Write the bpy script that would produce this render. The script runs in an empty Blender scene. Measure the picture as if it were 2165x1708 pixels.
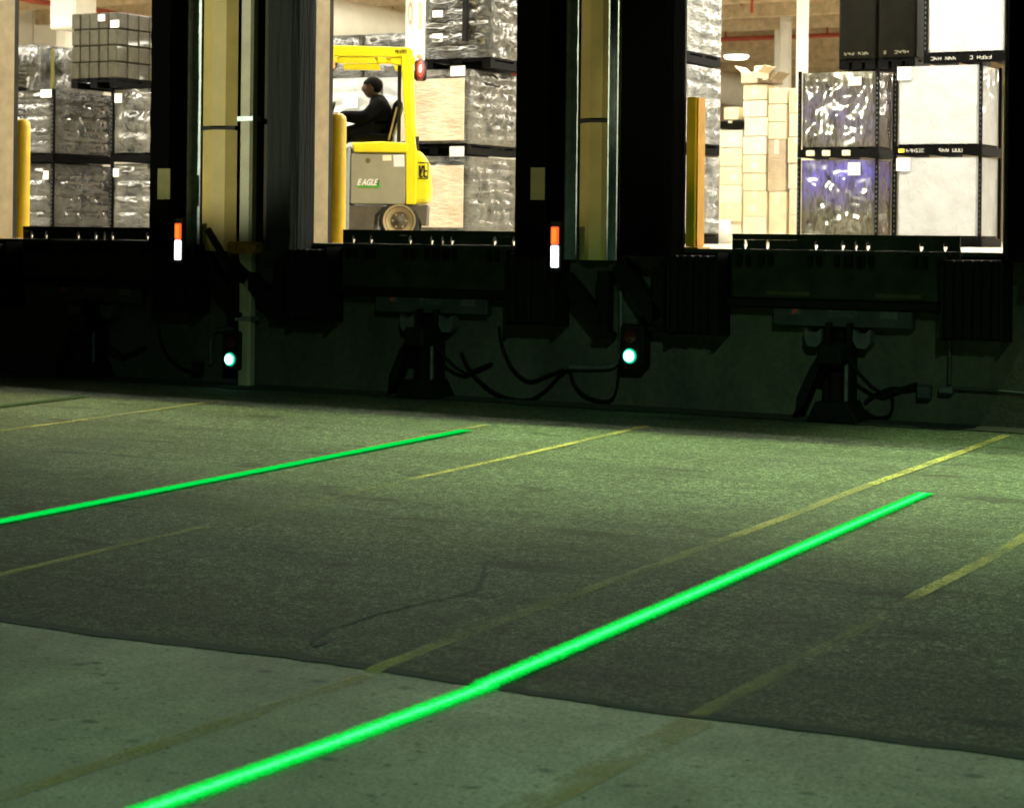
import bpy, bmesh, math, random
from mathutils import Vector, noise, Matrix
R = math.radians
rnd = random.Random(7)
sc = bpy.context.scene
COL = sc.collection

# ------------------------------------------------------------------ camera
YAW, ROLL, FPX, PPY = R(29.131), R(0.6295), 4255.4, 493.5
CAM = Vector((0, -14.003, 1.32))
FW = Vector((-math.sin(YAW), math.cos(YAW), 0))
RT0 = Vector((math.cos(YAW), math.sin(YAW), 0)); UP0 = Vector((0, 0, 1))
RT = RT0 * math.cos(ROLL) + UP0 * math.sin(ROLL)
UP = UP0 * math.cos(ROLL) - RT0 * math.sin(ROLL)
cd = bpy.data.cameras.new('camera'); cam = bpy.data.objects.new('camera', cd); COL.objects.link(cam)
cam.matrix_world = Matrix(((RT.x, UP.x, -FW.x, CAM.x), (RT.y, UP.y, -FW.y, CAM.y), (RT.z, UP.z, -FW.z, CAM.z), (0, 0, 0, 1)))
cd.sensor_width = 36; cd.lens = 36 * FPX / 2165; cd.shift_y = -(854 - PPY) / 2165
cd.clip_start = .1; cd.clip_end = 400
cd.dof.use_dof = True; cd.dof.focus_distance = 11.0; cd.dof.aperture_fstop = 5.0
sc.camera = cam

# ------------------------------------------------------------------ world, exposure, yard lights
sc.view_settings.view_transform = 'Standard'; sc.view_settings.look = 'None'
sc.view_settings.exposure = 0; sc.view_settings.gamma = 1
w = bpy.data.worlds.new('World'); sc.world = w; w.use_nodes = True
nt = w.node_tree; bg = nt.nodes['Background']
sky = nt.nodes.new('ShaderNodeTexSky'); sky.sky_type = 'NISHITA'; sky.sun_disc = False
sky.sun_elevation = R(-4); sky.sun_rotation = R(200)
nt.links.new(sky.outputs[0], bg.inputs[0]); bg.inputs[1].default_value = 0.05

def spot(name, loc, target, energy, color, size, blend, radius):
    l = bpy.data.lights.new(name, 'SPOT'); l.energy = energy; l.color = color
    l.spot_size = R(size); l.spot_blend = blend; l.shadow_soft_size = radius
    o = bpy.data.objects.new(name, l); COL.objects.link(o); o.location = loc
    o.rotation_euler = (Vector(target) - Vector(loc)).to_track_quat('-Z', 'Y').to_euler()
    return o
# floodlights mounted high on the dock wall above the added canopy
spot('wall_floodlight', (-12.6, -.36, 7.0), (-12.4, -1.5, 0), 2100, (1, .86, .34), 70, 1, .06)
spot('wall_floodlight', (-8.6, -.36, 7.0), (-8.4, -1.4, 0), 2300, (.78, 1, .42), 68, 1, .06)
spot('wall_floodlight', (-4.9, -.36, 7.0), (-4.7, -1.4, 0), 5600, (.76, 1, .42), 68, 1, .06)
spot('wall_floodlight', (-.5, -.36, 7.0), (-.9, -1.5, 0), 6500, (.76, 1, .46), 66, 1, .06)
# added unseen narrow spots that brighten the wall panels and guard post
spot('yard_fill_spot', (-20, -21, 6.0), (-10.6, 0, 2.9), 16000, (1, 1, .66), 8.4, .5, .12)
spot('yard_fill_spot', (-17, -22, 6.0), (-7.0, 0, 2.9), 6000, (1, .93, .55), 8.4, .5, .12)
spot('yard_fill_spot', (3.5, -25, 6.0), (-6.25, 0, 2.4), 5000, (1, .90, .50), 3.4, .6, .12)
# added unseen fill spot over the near part of the yard
spot('yard_fill_spot', (4, -18.5, 11), (-2.6, -9.0, 0), 8600, (.53, 1, .56), 44, .8, .2)

# ------------------------------------------------------------------ pixel of the photo (2165 wide) -> point of the place
def ray(x, y): return FW + RT * ((x - 1082.5) / FPX) + UP * ((PPY - y) / FPX)
def at(x, y, Y):
    d = ray(x, y); return CAM + d * ((Y - CAM.y) / d.y)
def X_at(x, Y, y=480): return at(x, y, Y).x
FLOOR, PITCH = 1.22, 1.04
YK = -8.28                                   # where asphalt meets concrete
SA, SC = .0196, -.004
def gz(y):                                   # height of the yard surface
    return SA * y if y > YK else SA * YK + SC * (y - YK)

# ------------------------------------------------------------------ materials
MATS = {}
class NT:
    def __init__(s, name):
        s.m = bpy.data.materials.new(name); s.m.use_nodes = True; s.t = s.m.node_tree
        s.b = s.t.nodes['Principled BSDF']; s.out = s.t.nodes['Material Output']; MATS[name] = s.m
    def n(s, typ, **kw):
        nd = s.t.nodes.new(typ)
        for k, v in kw.items():
            if k.startswith('i_'):
                key = k[2:]; key = int(key) if key.isdigit() else key
                nd.inputs[key].default_value = v
            else: setattr(nd, k, v)
        return nd
    def l(s, a, b): s.t.links.new(a, b)
    def coord(s, scale=(1, 1, 1), rot=(0, 0, 0), kind='Object'):
        tc = s.n('ShaderNodeTexCoord'); mp = s.n('ShaderNodeMapping')
        mp.inputs['Scale'].default_value = scale; mp.inputs['Rotation'].default_value = rot
        s.l(tc.outputs[kind], mp.inputs[0]); return mp.outputs[0]
    def noise(s, vec, scale, detail=4, rough=.55, dist=0):
        nd = s.n('ShaderNodeTexNoise'); nd.inputs['Scale'].default_value = scale; nd.inputs['Detail'].default_value = detail
        nd.inputs['Roughness'].default_value = rough; nd.inputs['Distortion'].default_value = dist
        s.l(vec, nd.inputs['Vector']); return nd.outputs['Fac']
    def ramp(s, fac, stops):
        nd = s.n('ShaderNodeValToRGB'); e = nd.color_ramp.elements
        while len(e) < len(stops): e.new(.5)
        for el, (p, c) in zip(e, stops):
            el.position = p; el.color = (c, c, c, 1) if isinstance(c, (int, float)) else (*c, 1)
        s.l(fac, nd.inputs[0]); return nd.outputs[0]
    def mul(s, a, b, fac=1.0, mode='MULTIPLY'):
        nd = s.n('ShaderNodeMix', data_type='RGBA', blend_type=mode); nd.inputs[0].default_value = fac
        for sock, v in ((nd.inputs[6], a), (nd.inputs[7], b)):
            if hasattr(v, 'is_linked'): s.l(v, sock)
            else: sock.default_value = (*v, 1)
        return nd.outputs[2]
    def mix(s, fac, a, b):
        nd = s.n('ShaderNodeMix', data_type='RGBA'); s.l(fac, nd.inputs[0])
        for sock, v in ((nd.inputs[6], a), (nd.inputs[7], b)):
            if hasattr(v, 'is_linked'): s.l(v, sock)
            else: sock.default_value = (*v, 1)
        return nd.outputs[2]
    def bump(s, h, strength, dist):
        nd = s.n('ShaderNodeBump'); nd.inputs['Strength'].default_value = strength; nd.inputs['Distance'].default_value = dist
        s.l(h, nd.inputs['Height']); s.l(nd.outputs[0], s.b.inputs['Normal'])
    def base(s, c):
        if hasattr(c, 'is_linked'): s.l(c, s.b.inputs['Base Color'])
        else: s.b.inputs['Base Color'].default_value = (*c, 1)
    def set(s, **kw):
        for k, v in kw.items(): s.b.inputs[k.replace('_', ' ')].default_value = v

def simple(name, col, rough=.5, metal=0, wear=.25, scale=6, bump=0, coat=0, spec=.5):
    s = NT(name); v = s.coord()
    f = s.noise(v, scale, 5)
    lo = tuple(c * (1 - wear) for c in col); hi = tuple(min(1, c * (1 + wear)) for c in col)
    s.base(s.ramp(f, [(.3, lo), (.7, hi)])); s.set(Roughness=rough, Metallic=metal, Coat_Weight=coat, Specular_IOR_Level=spec)
    if bump: s.bump(s.noise(v, scale * 6, 3), bump, .02)
    return s.m

def glow(name, col, strength):
    s = NT(name); s.base((0.02, .02, .02)); s.b.inputs['Emission Color'].default_value = (*col, 1)
    s.set(Emission_Strength=strength, Roughness=.3); return s.m

def film(name, a, b, scale=(4, 4, 9), rot=(0, .5, 0), strength=.8, rough=.16, dist=.11, fine=26):
    """cling film stretched round a load: colour of the load, sharp wrinkled gloss"""
    s = NT(name); v = s.coord(scale, rot); v2 = s.coord()
    n1 = s.noise(v, 1.6, 6, .62, 1.4)
    s.base(s.ramp(s.noise(v2, 3.5, 5), [(.32, a), (.68, b)]))
    s.set(Roughness=rough, Coat_Weight=1, Coat_Roughness=.09, Coat_IOR=1.65, IOR=1.45)
    n2 = s.noise(v, fine / 6, 3, .5, .6)
    s.bump(s.mul(n1, n2, .5, 'ADD'), strength, dist); return s.m

# asphalt
s = NT('asphalt'); v = s.coord()
grain = s.mul(s.noise(v, 105, 2, .7), s.noise(v, 46, 3, .7), .45, 'MIX'); mid = s.noise(v, 17, 4, .65)
streak = s.noise(s.coord((.22, 1.5, 1)), 1.5, 5, .6, .5); patch = s.noise(v, .55, 4, .6, .8)
c = s.ramp(grain, [(.38, (.010, .011, .010)), (.5, (.062, .063, .056)), (.61, (.22, .218, .195))])
c = s.mul(c, s.ramp(mid, [(.35, .62), (.65, 1.3)])); c = s.mul(c, s.ramp(streak, [(.34, .74), (.56, 1.06)]))
c = s.mul(c, s.ramp(patch, [(.35, .78), (.65, 1.12)]))
spots = s.ramp(s.noise(s.coord((.7, 1.6, 1)), 2.7, 3, .5), [(.61, 1.0), (.69, .45)])
c = s.mul(c, spots)
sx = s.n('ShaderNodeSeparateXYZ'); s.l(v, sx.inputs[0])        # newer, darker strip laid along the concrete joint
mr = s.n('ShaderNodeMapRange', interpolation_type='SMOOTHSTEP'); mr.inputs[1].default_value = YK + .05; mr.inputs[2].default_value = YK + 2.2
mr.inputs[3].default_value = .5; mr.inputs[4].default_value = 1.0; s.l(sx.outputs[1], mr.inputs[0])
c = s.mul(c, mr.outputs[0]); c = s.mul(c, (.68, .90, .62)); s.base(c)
s.set(Roughness=.82, Specular_IOR_Level=.25); s.bump(s.mul(grain, mid, .4, 'ADD'), .9, .012)
# concrete
s = NT('concrete'); v = s.coord()
c = s.ramp(s.noise(v, 2.2, 6, .62, .4), [(.3, (.150, .145, .122)), (.7, (.235, .225, .19))])
c = s.mul(c, s.ramp(s.noise(v, 75, 3, .75), [(.36, .62), (.64, 1.25)])); c = s.mul(c, s.ramp(s.noise(s.coord((1, .5, 1)), .9, 5, .65, .6), [(.36, .72), (.62, 1.1)]))
vo = s.n('ShaderNodeTexVoronoi'); vo.inputs['Scale'].default_value = 4.6; s.l(s.coord((1, 1.3, 1), (0, 0, .4)), vo.inputs['Vector'])
blot = s.mul(s.ramp(vo.outputs['Distance'], [(.09, 1.0), (.19, 0.0)]), s.ramp(s.noise(v, 5.5, 3, .6), [(.47, 0.0), (.54, .9)]))
c = s.mix(blot, c, (.055, .06, .055))
pit = s.ramp(s.noise(v, 24, 3, .6), [(.635, 1.0), (.68, .35)]); c = s.mul(c, pit)
sx = s.n('ShaderNodeSeparateXYZ'); s.l(v, sx.inputs[0])
s.base(c); s.set(Roughness=.78, Specular_IOR_Level=.3); s.bump(s.noise(v, 120, 3, .65), .5, .006)
def paint(name, col, lo, hi, top):
    s = NT(name); v = s.coord()
    f = s.mul(s.noise(v, 60, 3, .75), s.noise(s.coord((1, .5, 1)), 3.4, 6, .72), .68, 'MIX')
    s.base(s.ramp(s.noise(v, 70, 2), [(.3, tuple(x * .6 for x in col)), (.7, col)])); s.set(Roughness=.75, Specular_IOR_Level=.2)
    tr = s.n('ShaderNodeBsdfTransparent'); mx = s.n('ShaderNodeMixShader')
    s.l(s.ramp(f, [(lo, 0.0), (hi, top)]), mx.inputs[0]); s.l(tr.outputs[0], mx.inputs[1]); s.l(s.b.outputs[0], mx.inputs[2])
    s.l(mx.outputs[0], s.out.inputs[0])
paint('paint_tan', (.28, .225, .085), .40, .58, .72)
paint('paint_good', (.41, .36, .10), .37, .56, .75)
paint('paint_worn', (.38, .33, .10), .39, .58, .6)
paint('paint_faint', (.35, .31, .10), .41, .60, .42)
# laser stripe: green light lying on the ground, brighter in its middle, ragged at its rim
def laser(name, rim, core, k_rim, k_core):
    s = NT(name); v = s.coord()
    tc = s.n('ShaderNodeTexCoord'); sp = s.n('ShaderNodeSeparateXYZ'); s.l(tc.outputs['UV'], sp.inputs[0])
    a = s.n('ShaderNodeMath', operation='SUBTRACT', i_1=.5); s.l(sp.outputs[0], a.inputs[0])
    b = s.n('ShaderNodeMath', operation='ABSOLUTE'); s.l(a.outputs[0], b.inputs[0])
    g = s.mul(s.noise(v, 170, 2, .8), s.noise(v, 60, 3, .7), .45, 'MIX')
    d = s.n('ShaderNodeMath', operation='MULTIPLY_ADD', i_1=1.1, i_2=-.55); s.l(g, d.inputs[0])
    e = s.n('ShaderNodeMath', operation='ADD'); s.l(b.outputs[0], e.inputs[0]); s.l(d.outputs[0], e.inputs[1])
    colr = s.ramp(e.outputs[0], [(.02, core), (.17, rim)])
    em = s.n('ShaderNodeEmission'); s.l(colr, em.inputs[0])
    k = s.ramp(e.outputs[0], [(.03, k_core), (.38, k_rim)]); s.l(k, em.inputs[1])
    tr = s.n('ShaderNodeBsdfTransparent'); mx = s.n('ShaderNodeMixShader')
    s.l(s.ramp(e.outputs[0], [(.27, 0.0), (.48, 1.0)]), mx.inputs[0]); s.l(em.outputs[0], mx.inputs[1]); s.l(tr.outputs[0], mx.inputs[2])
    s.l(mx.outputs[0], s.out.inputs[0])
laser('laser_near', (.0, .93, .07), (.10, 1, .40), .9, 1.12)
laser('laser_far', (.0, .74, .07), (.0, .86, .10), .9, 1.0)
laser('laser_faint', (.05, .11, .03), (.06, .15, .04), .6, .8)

simple('dirt_and_shade', (.012, .012, .010), .95, 0, .5, 9)  # near black, standing for wall-foot shade as well as dirt
simple('crack_dark', (.012, .013, .012), .95)
s = NT('foundation'); v = s.coord()
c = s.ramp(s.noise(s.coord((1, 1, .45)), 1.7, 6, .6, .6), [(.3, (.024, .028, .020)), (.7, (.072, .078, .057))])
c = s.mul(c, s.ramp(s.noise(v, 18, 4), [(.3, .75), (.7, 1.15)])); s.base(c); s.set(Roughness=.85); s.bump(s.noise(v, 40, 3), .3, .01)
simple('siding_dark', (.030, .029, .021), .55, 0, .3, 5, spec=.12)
simple('panel_tan', (.52, .40, .15), .5, 0, .12, 4)
simple('reveal_tan', (.42, .33, .18), .6, 0, .14, 9, .1)
simple('galvanised', (.30, .36, .40), .38, .7, .25, 14)
simple('spout_grey', (.36, .35, .25), .5, 0, .15, 6)
for pad_nm, pad_c in (('pad_fabric', (.0025, .0028, .0025)), ('pad_sheen', (.026, .031, .030))):  # second pad colour is lightened to stand for dim light and sheen
  s = NT(pad_nm); v = s.coord((1, 1, .08)); s.base(pad_c); s.set(Roughness=.6, Specular_IOR_Level=.05, IOR=1.04)
  s.bump(s.noise(v, 26, 3, .5), .5 if pad_nm == 'pad_fabric' else 1, .03)
simple('rubber', (.005, .005, .005), .75, 0, .4, 14, .3, spec=.12)
simple('black_steel', (.006, .0065, .006), .5, 0, .4, 8, spec=.12)
simple('lip_steel', (.020, .026, .017), .55, 0, .45, 5, spec=.12)
simple('plate_blue', (.032, .042, .050), .5, .2, .3, 6)
simple('pale_steel', (.085, .10, .10), .45, .3, .3, 12)
simple('stripe_yellow', (.12, .11, .012), .6, 0, .15, 9)
simple('bollard_yellow', (.75, .50, .015), .42, 0, .12, 7)
simple('post_orange', (.72, .36, .02), .45, 0, .12, 7)
simple('caution_dim', (.045, .040, .012), .7, 0, .4, 12); simple('rust_orange', (.30, .14, .02), .7, 0, .4, 18)
simple('white_paint', (.78, .76, .66), .5, 0, .06, 3)
simple('wall_white', (.72, .69, .58), .6, 0, .08, 1.2)
simple('back_wall', (.55, .46, .32), .7, 0, .15, 1)
simple('deck_brown', (.62, .49, .30), .8, 0, .2, 2)
simple('joist_tan', (.55, .44, .28), .7)
simple('pipe_red', (.42, .07, .035), .5, 0, .2, 4)
simple('floor_grey', (.40, .37, .30), .45, 0, .2, 1.5)
simple('label_white', (.86, .85, .78), .45, 0, .03, 20)
simple('print_white', (.6, .6, .55), .6); simple('print_yellow', (.8, .6, .05), .6); simple('stencil_red', (.55, .30, .20), .6); simple('print_red', (.55, .05, .03), .6)
simple('pallet_black', (.0018, .0018, .0018), .5, 0, .3, 10, spec=.06)
simple('pallet_wood', (.26, .17, .08), .8, 0, .35, 12, .2)
simple('carton_cream', (.90, .79, .54), .7, 0, .1, 5)
simple('carton_pale', (.92, .86, .68), .7, 0, .08, 5)
simple('carton_brown', (.16, .11, .05), .6, 0, .25, 5)
simple('carton_dark', (.006, .0055, .003), .55, 0, .3, 6, spec=.06)
simple('crate_olive', (.032, .028, .012), .32, 0, .5, 9, .5, .3, spec=.3)
simple('crate_gap', (.006, .006, .004), .6, spec=.06)
film('film_grey', (.012, .012, .009), (.085, .08, .06), (2.2, 2.2, 10), (0, .25, 0), 1.0, .15, .12)
film('film_silver', (.016, .016, .012), (.20, .195, .155), (1.6, 1.6, 11), (0, .22, 0), 1.0, .15, .14)
film('film_bluegrey', (.10, .11, .11), (.46, .47, .45), (1.6, 1.6, 8), (0, .25, 0), .8, .18, .10)
film('film_dark', (.012, .012, .008), (.05, .046, .03), (2.2, 2.2, 9), (0, -.3, 0), .9, .17, .10)
film('film_white', (.41, .42, .43), (.50, .515, .53), (5, 5, 3), (0, .75, 0), .45, .30, .03)
film('film_cream', (.50, .38, .25), (.74, .62, .46), (2.2, 2.2, 9), (0, 0, 0), .5, .3, .05)
film('film_tan', (.07, .06, .035), (.16, .13, .08), (3, 3, 5), (0, .3, 0), .6, .25, .06)
def film_violet(name, zc, zw, amt):
    s = NT(name); v = s.coord((13, 13, 3.2), (0, .38, 0)); v0 = s.coord()
    n1 = s.noise(v, 1.4, 5, .6, 1.2)
    c = s.ramp(n1, [(.3, (.022, .020, .014)), (.7, (.15, .13, .085))])
    sp = s.n('ShaderNodeSeparateXYZ'); s.l(v0, sp.inputs[0])
    d = s.n('ShaderNodeMath', operation='SUBTRACT', i_1=zc); s.l(sp.outputs[2], d.inputs[0])
    e = s.n('ShaderNodeMath', operation='ABSOLUTE'); s.l(d.outputs[0], e.inputs[0])
    m = s.n('ShaderNodeMapRange'); m.inputs[1].default_value = zw; m.inputs[2].default_value = 0; s.l(e.outputs[0], m.inputs[0])
    k = s.mul(m.outputs[0], s.ramp(s.mul(s.noise(v0, 2.6, 4, .6, 1), n1, .5, 'MIX'), [(.40, 0.0), (.60, amt)]))
    c = s.mix(k, c, (.12, .10, .62)); s.base(c)
    s.set(Roughness=.17, Coat_Weight=1, Coat_Roughness=.09, Coat_IOR=1.55, IOR=1.45)
    s.bump(s.noise(v, 1.1, 6, .66, 1.2), .9, .04)
film_violet('film_violet', .86, .5, 1.0); film_violet('film_violet_pale', .5, .45, .28)
simple('lift_yellow', (.86, .73, .012), .38, 0, .06, 4, 0, .3)
simple('lift_grey', (.30, .28, .18), .5, 0, .08, 5)
simple('lift_dark', (.018, .018, .015), .6, 0, .3, 8, spec=.12)
simple('lift_brown', (.09, .075, .05), .6, 0, .25, 8)
simple('cowl_blue', (.33, .38, .40), .45, 0, .08, 6)
simple('tyre_rubber', (.014, .014, .013), .8, 0, .3, 12)
simple('rim_tan', (.40, .31, .15), .55, 0, .2, 9)
simple('badge_green', (.10, .42, .02), .5)
simple('badge_dark', (.05, .08, .03), .5)
simple('seat_vinyl', (.002, .002, .002), .35, spec=.12)
simple('jacket', (.0016, .002, .0018), .8, 0, .3, 14, .3, spec=.06)
simple('trousers', (.012, .012, .014), .85, 0, .3, 14, .3, spec=.06)
simple('skin', (.11, .055, .032), .55, 0, .1, 10)
simple('hair', (.0016, .0014, .001), .6, 0, .3, 30, spec=.06)
simple('shoe', (.012, .011, .010), .5)
glow('lamp_warm', (1, .95, .79), 64)
glow('lamp_visible', (1, .92, .78), 9)
glow('signal_core', (.35, 1, .75), 5); glow('signal_rim', (.0, .75, .36), 1.0)
glow('tape_red_glow', (1, .14, .03), 1.0); glow('tape_orange_glow', (1, .28, .02), 1.15); glow('tape_white_glow', (.86, .93, 1), 2.6)  # glow stands in for light thrown back by reflective tape
glow('tail_dim', (1, .02, .01), .28); glow('tail_red', (1, .10, .06), 1.1); glow('tail_white', (1, .62, .55), 1.8); glow('tail_amber', (1, .38, .08), 1.6)
s = NT('signal_off'); s.base((.05, .008, .006)); s.set(Roughness=.25)

# ------------------------------------------------------------------ mesh helpers
class MB:
    def __init__(s): s.v = []; s.f = []; s.m = []; s.ms = []; s.smooth = []
    def mi(s, mat):
        if mat not in s.ms: s.ms.append(mat)
        return s.ms.index(mat)
    def add(s, vs, fs, mat, sm=False):
        b = len(s.v); s.v += [tuple(p) for p in vs]; k = s.mi(mat)
        for f in fs: s.f.append(tuple(b + i for i in f)); s.m.append(k); s.smooth.append(sm)
        return s
    def box(s, x0, x1, y0, y1, z0, z1, mat):
        vs = [(x, y, z) for z in (z0, z1) for y in (y0, y1) for x in (x0, x1)]
        return s.add(vs, [(0, 2, 3, 1), (4, 5, 7, 6), (0, 1, 5, 4), (2, 6, 7, 3), (0, 4, 6, 2), (1, 3, 7, 5)], mat)
    def cbox(s, x0, x1, y0, y1, z0, z1, mat, c=.02):     # box with chamfered edges
        X, Y, Z = (x0, x1), (y0, y1), (z0, z1); vs = []; idx = {}
        for i in (0, 1):
            for j in (0, 1):
                for k in (0, 1):
                    sx, sy, sz = (1, -1)[i], (1, -1)[j], (1, -1)[k]
                    for a in range(3):
                        p = [X[i] + sx * c, Y[j] + sy * c, Z[k] + sz * c]; p[a] = (X[i], Y[j], Z[k])[a]
                        idx[i, j, k, a] = len(vs); vs.append(p)
        fs = []
        for i in (0, 1):
            q = lambda a, b, d: idx[a, b, d, 0]
            f = [q(i, 0, 0), q(i, 1, 0), q(i, 1, 1), q(i, 0, 1)]; fs.append(f if i else f[::-1])
            f = [idx[0, i, 0, 1], idx[1, i, 0, 1], idx[1, i, 1, 1], idx[0, i, 1, 1]]; fs.append(f[::-1] if i else f)
            f = [idx[0, 0, i, 2], idx[1, 0, i, 2], idx[1, 1, i, 2], idx[0, 1, i, 2]]; fs.append(f if i else f[::-1])
        for a in (0, 1):
            for b in (0, 1):
                fs.append([idx[a, b, 0, 0], idx[a, b, 1, 0], idx[a, b, 1, 1], idx[a, b, 0, 1]])
                fs.append([idx[a, 0, b, 0], idx[a, 1, b, 0], idx[a, 1, b, 2], idx[a, 0, b, 2]])
                fs.append([idx[0, a, b, 1], idx[1, a, b, 1], idx[1, a, b, 2], idx[0, a, b, 2]])
                for d in (0, 1): fs.append([idx[a, b, d, 0], idx[a, b, d, 1], idx[a, b, d, 2]])
        return s.add(vs, fs, mat)
    def tube(s, pts, r, mat, n=10, cap=True):
        pts = [Vector(p) for p in pts]; vs = []; N = len(pts)
        rs = r if isinstance(r, (list, tuple)) else [r] * N
        for i, p in enumerate(pts):
            d = (pts[min(i + 1, N - 1)] - pts[max(i - 1, 0)]).normalized()
            a = Vector((0, 0, 1)) if abs(d.z) < .9 else Vector((1, 0, 0))
            u = d.cross(a).normalized(); t = d.cross(u).normalized()
            for k in range(n):
                an = 2 * math.pi * k / n; vs.append(p + (u * math.cos(an) + t * math.sin(an)) * rs[i])
        fs = [(i * n + k, i * n + (k + 1) % n, (i + 1) * n + (k + 1) % n, (i + 1) * n + k) for i in range(N - 1) for k in range(n)]
        s.add(vs, fs, mat, True)
        if cap: s.add([vs[k] for k in range(n)], [tuple(range(n))], mat); s.add([vs[(N - 1) * n + k] for k in range(n)], [tuple(range(n))[::-1]], mat)
        return s
    def lathe(s, prof, c, axis, mat, n=24):              # profile (radius, along axis)
        c = Vector(c); ax = {'x': (1, 0, 0), 'y': (0, 1, 0), 'z': (0, 0, 1)}[axis]; ax = Vector(ax)
        u = Vector((0, 0, 1)) if axis != 'z' else Vector((1, 0, 0)); t = ax.cross(u); vs = []
        for r, h in prof:
            for k in range(n):
                an = 2 * math.pi * k / n; vs.append(c + ax * h + (u * math.cos(an) + t * math.sin(an)) * r)
        fs = [(i * n + k, i * n + (k + 1) % n, (i + 1) * n + (k + 1) % n, (i + 1) * n + k) for i in range(len(prof) - 1) for k in range(n)]
        return s.add(vs, fs, mat, True)
    def prism(s, poly, y0, y1, mat):                     # side profile (x, z) swept along y
        n = len(poly); vs = [(x, y0, z) for x, z in poly] + [(x, y1, z) for x, z in poly]
        fs = [tuple(range(n)), tuple(range(2 * n - 1, n - 1, -1))] + [(i, i + n, (i + 1) % n + n, (i + 1) % n) for i in range(n)]
        return s.add(vs, fs, mat)
    def bar(s, a, b, wx, wy, mat):                       # rectangular bar between two points
        a, b = Vector(a), Vector(b); d = (b - a).normalized()
        ref = Vector((0, 1, 0)) if abs(d.y) < .9 else Vector((0, 0, 1)); u = d.cross(ref).normalized(); t = u.cross(d)
        vs = [p + u * (i * wx / 2) + t * (j * wy / 2) for p in (a, b) for i, j in ((-1, -1), (1, -1), (1, 1), (-1, 1))]
        return s.add(vs, [(0, 1, 2, 3), (7, 6, 5, 4), (0, 4, 5, 1), (1, 5, 6, 2), (2, 6, 7, 3), (3, 7, 4, 0)], mat)
    def obj(s, name, parent=None, bevel=0, off=None):
        me = bpy.data.meshes.new(name); vs = s.v if off is None else [(x - off[0], y - off[1], z - off[2]) for x, y, z in s.v]
        me.from_pydata(vs, [], s.f)
        for m in s.ms: me.materials.append(MATS[m])
        me.polygons.foreach_set('material_index', s.m); me.polygons.foreach_set('use_smooth', s.smooth)
        bm = bmesh.new(); bm.from_mesh(me); bmesh.ops.recalc_face_normals(bm, faces=bm.faces); bm.to_mesh(me); bm.free()
        me.update()
        o = bpy.data.objects.new(name, me); COL.objects.link(o)
        if off is not None: o.location = off
        if parent: o.parent = parent
        if bevel:
            md = o.modifiers.new('bevel', 'BEVEL'); md.width = bevel; md.segments = 3; md.limit_method = 'ANGLE'; md.angle_limit = R(40)
        return o
def tag(o, label, cat, group=None):
    o['label'] = label; o['category'] = cat
    if group: o['group'] = group
    return o
def empty(name, loc, label, cat, group=None, rz=0):
    o = bpy.data.objects.new(name, None); COL.objects.link(o); o.location = loc; o.rotation_euler.z = rz; o.empty_display_size = .2
    return tag(o, label, cat, group)
def structure(o): o['kind'] = 'structure'; return o
def copy_tree(o, parent=None):
    c = o.copy(); COL.objects.link(c)
    if parent is not None: c.parent = parent
    for ch in list(o.children): copy_tree(ch, c)
    return c
def move(o, dx=0, dy=0, dz=0): o.location = (o.location.x + dx, o.location.y + dy, o.location.z + dz)

# ------------------------------------------------------------------ yard: asphalt, concrete, markings
def edge_y(x): return YK + .05 * noise.noise(Vector((x * .9, 3, 0))) + .022 * noise.noise(Vector((x * 4, 8, 0))) + .014 * noise.noise(Vector((x * 17, 2, 0)))
mb = MB(); vs = []; fs = []
xs = [-60, -40, -25] + [-16 + .05 * i for i in range(421)] + [12, 25, 45]
for x in xs:
    e = edge_y(x)
    vs += [(x, .3, 0), (x, -4, gz(-4)), (x, e + .06, gz(YK) + .001), (x, e, gz(YK) - .003), (x, e - .004, gz(YK) - .06)]
n = 5
for i in range(len(xs) - 1):
    for k in range(n - 1): fs.append((i * n + k, i * n + k + 1, (i + 1) * n + k + 1, (i + 1) * n + k))
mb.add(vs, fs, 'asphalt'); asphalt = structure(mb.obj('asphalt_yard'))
mb = MB()
zc = gz(YK) - .006
mb.add([(-60, YK + .3, zc), (45, YK + .3, zc), (45, -45, zc + SC * (-45 - YK)), (-60, -45, zc + SC * (-45 - YK))], [(0, 1, 2, 3)], 'concrete')
concrete = structure(mb.obj('concrete_apron'))
def gzz(x, y):
    t = min(1, max(0, (y - edge_y(x) + .04) / .09)); t = t * t * (3 - 2 * t)
    return (zc + SC * (y - YK)) * (1 - t) + SA * y * t + .004 * (1 - abs(2 * t - 1))
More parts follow.
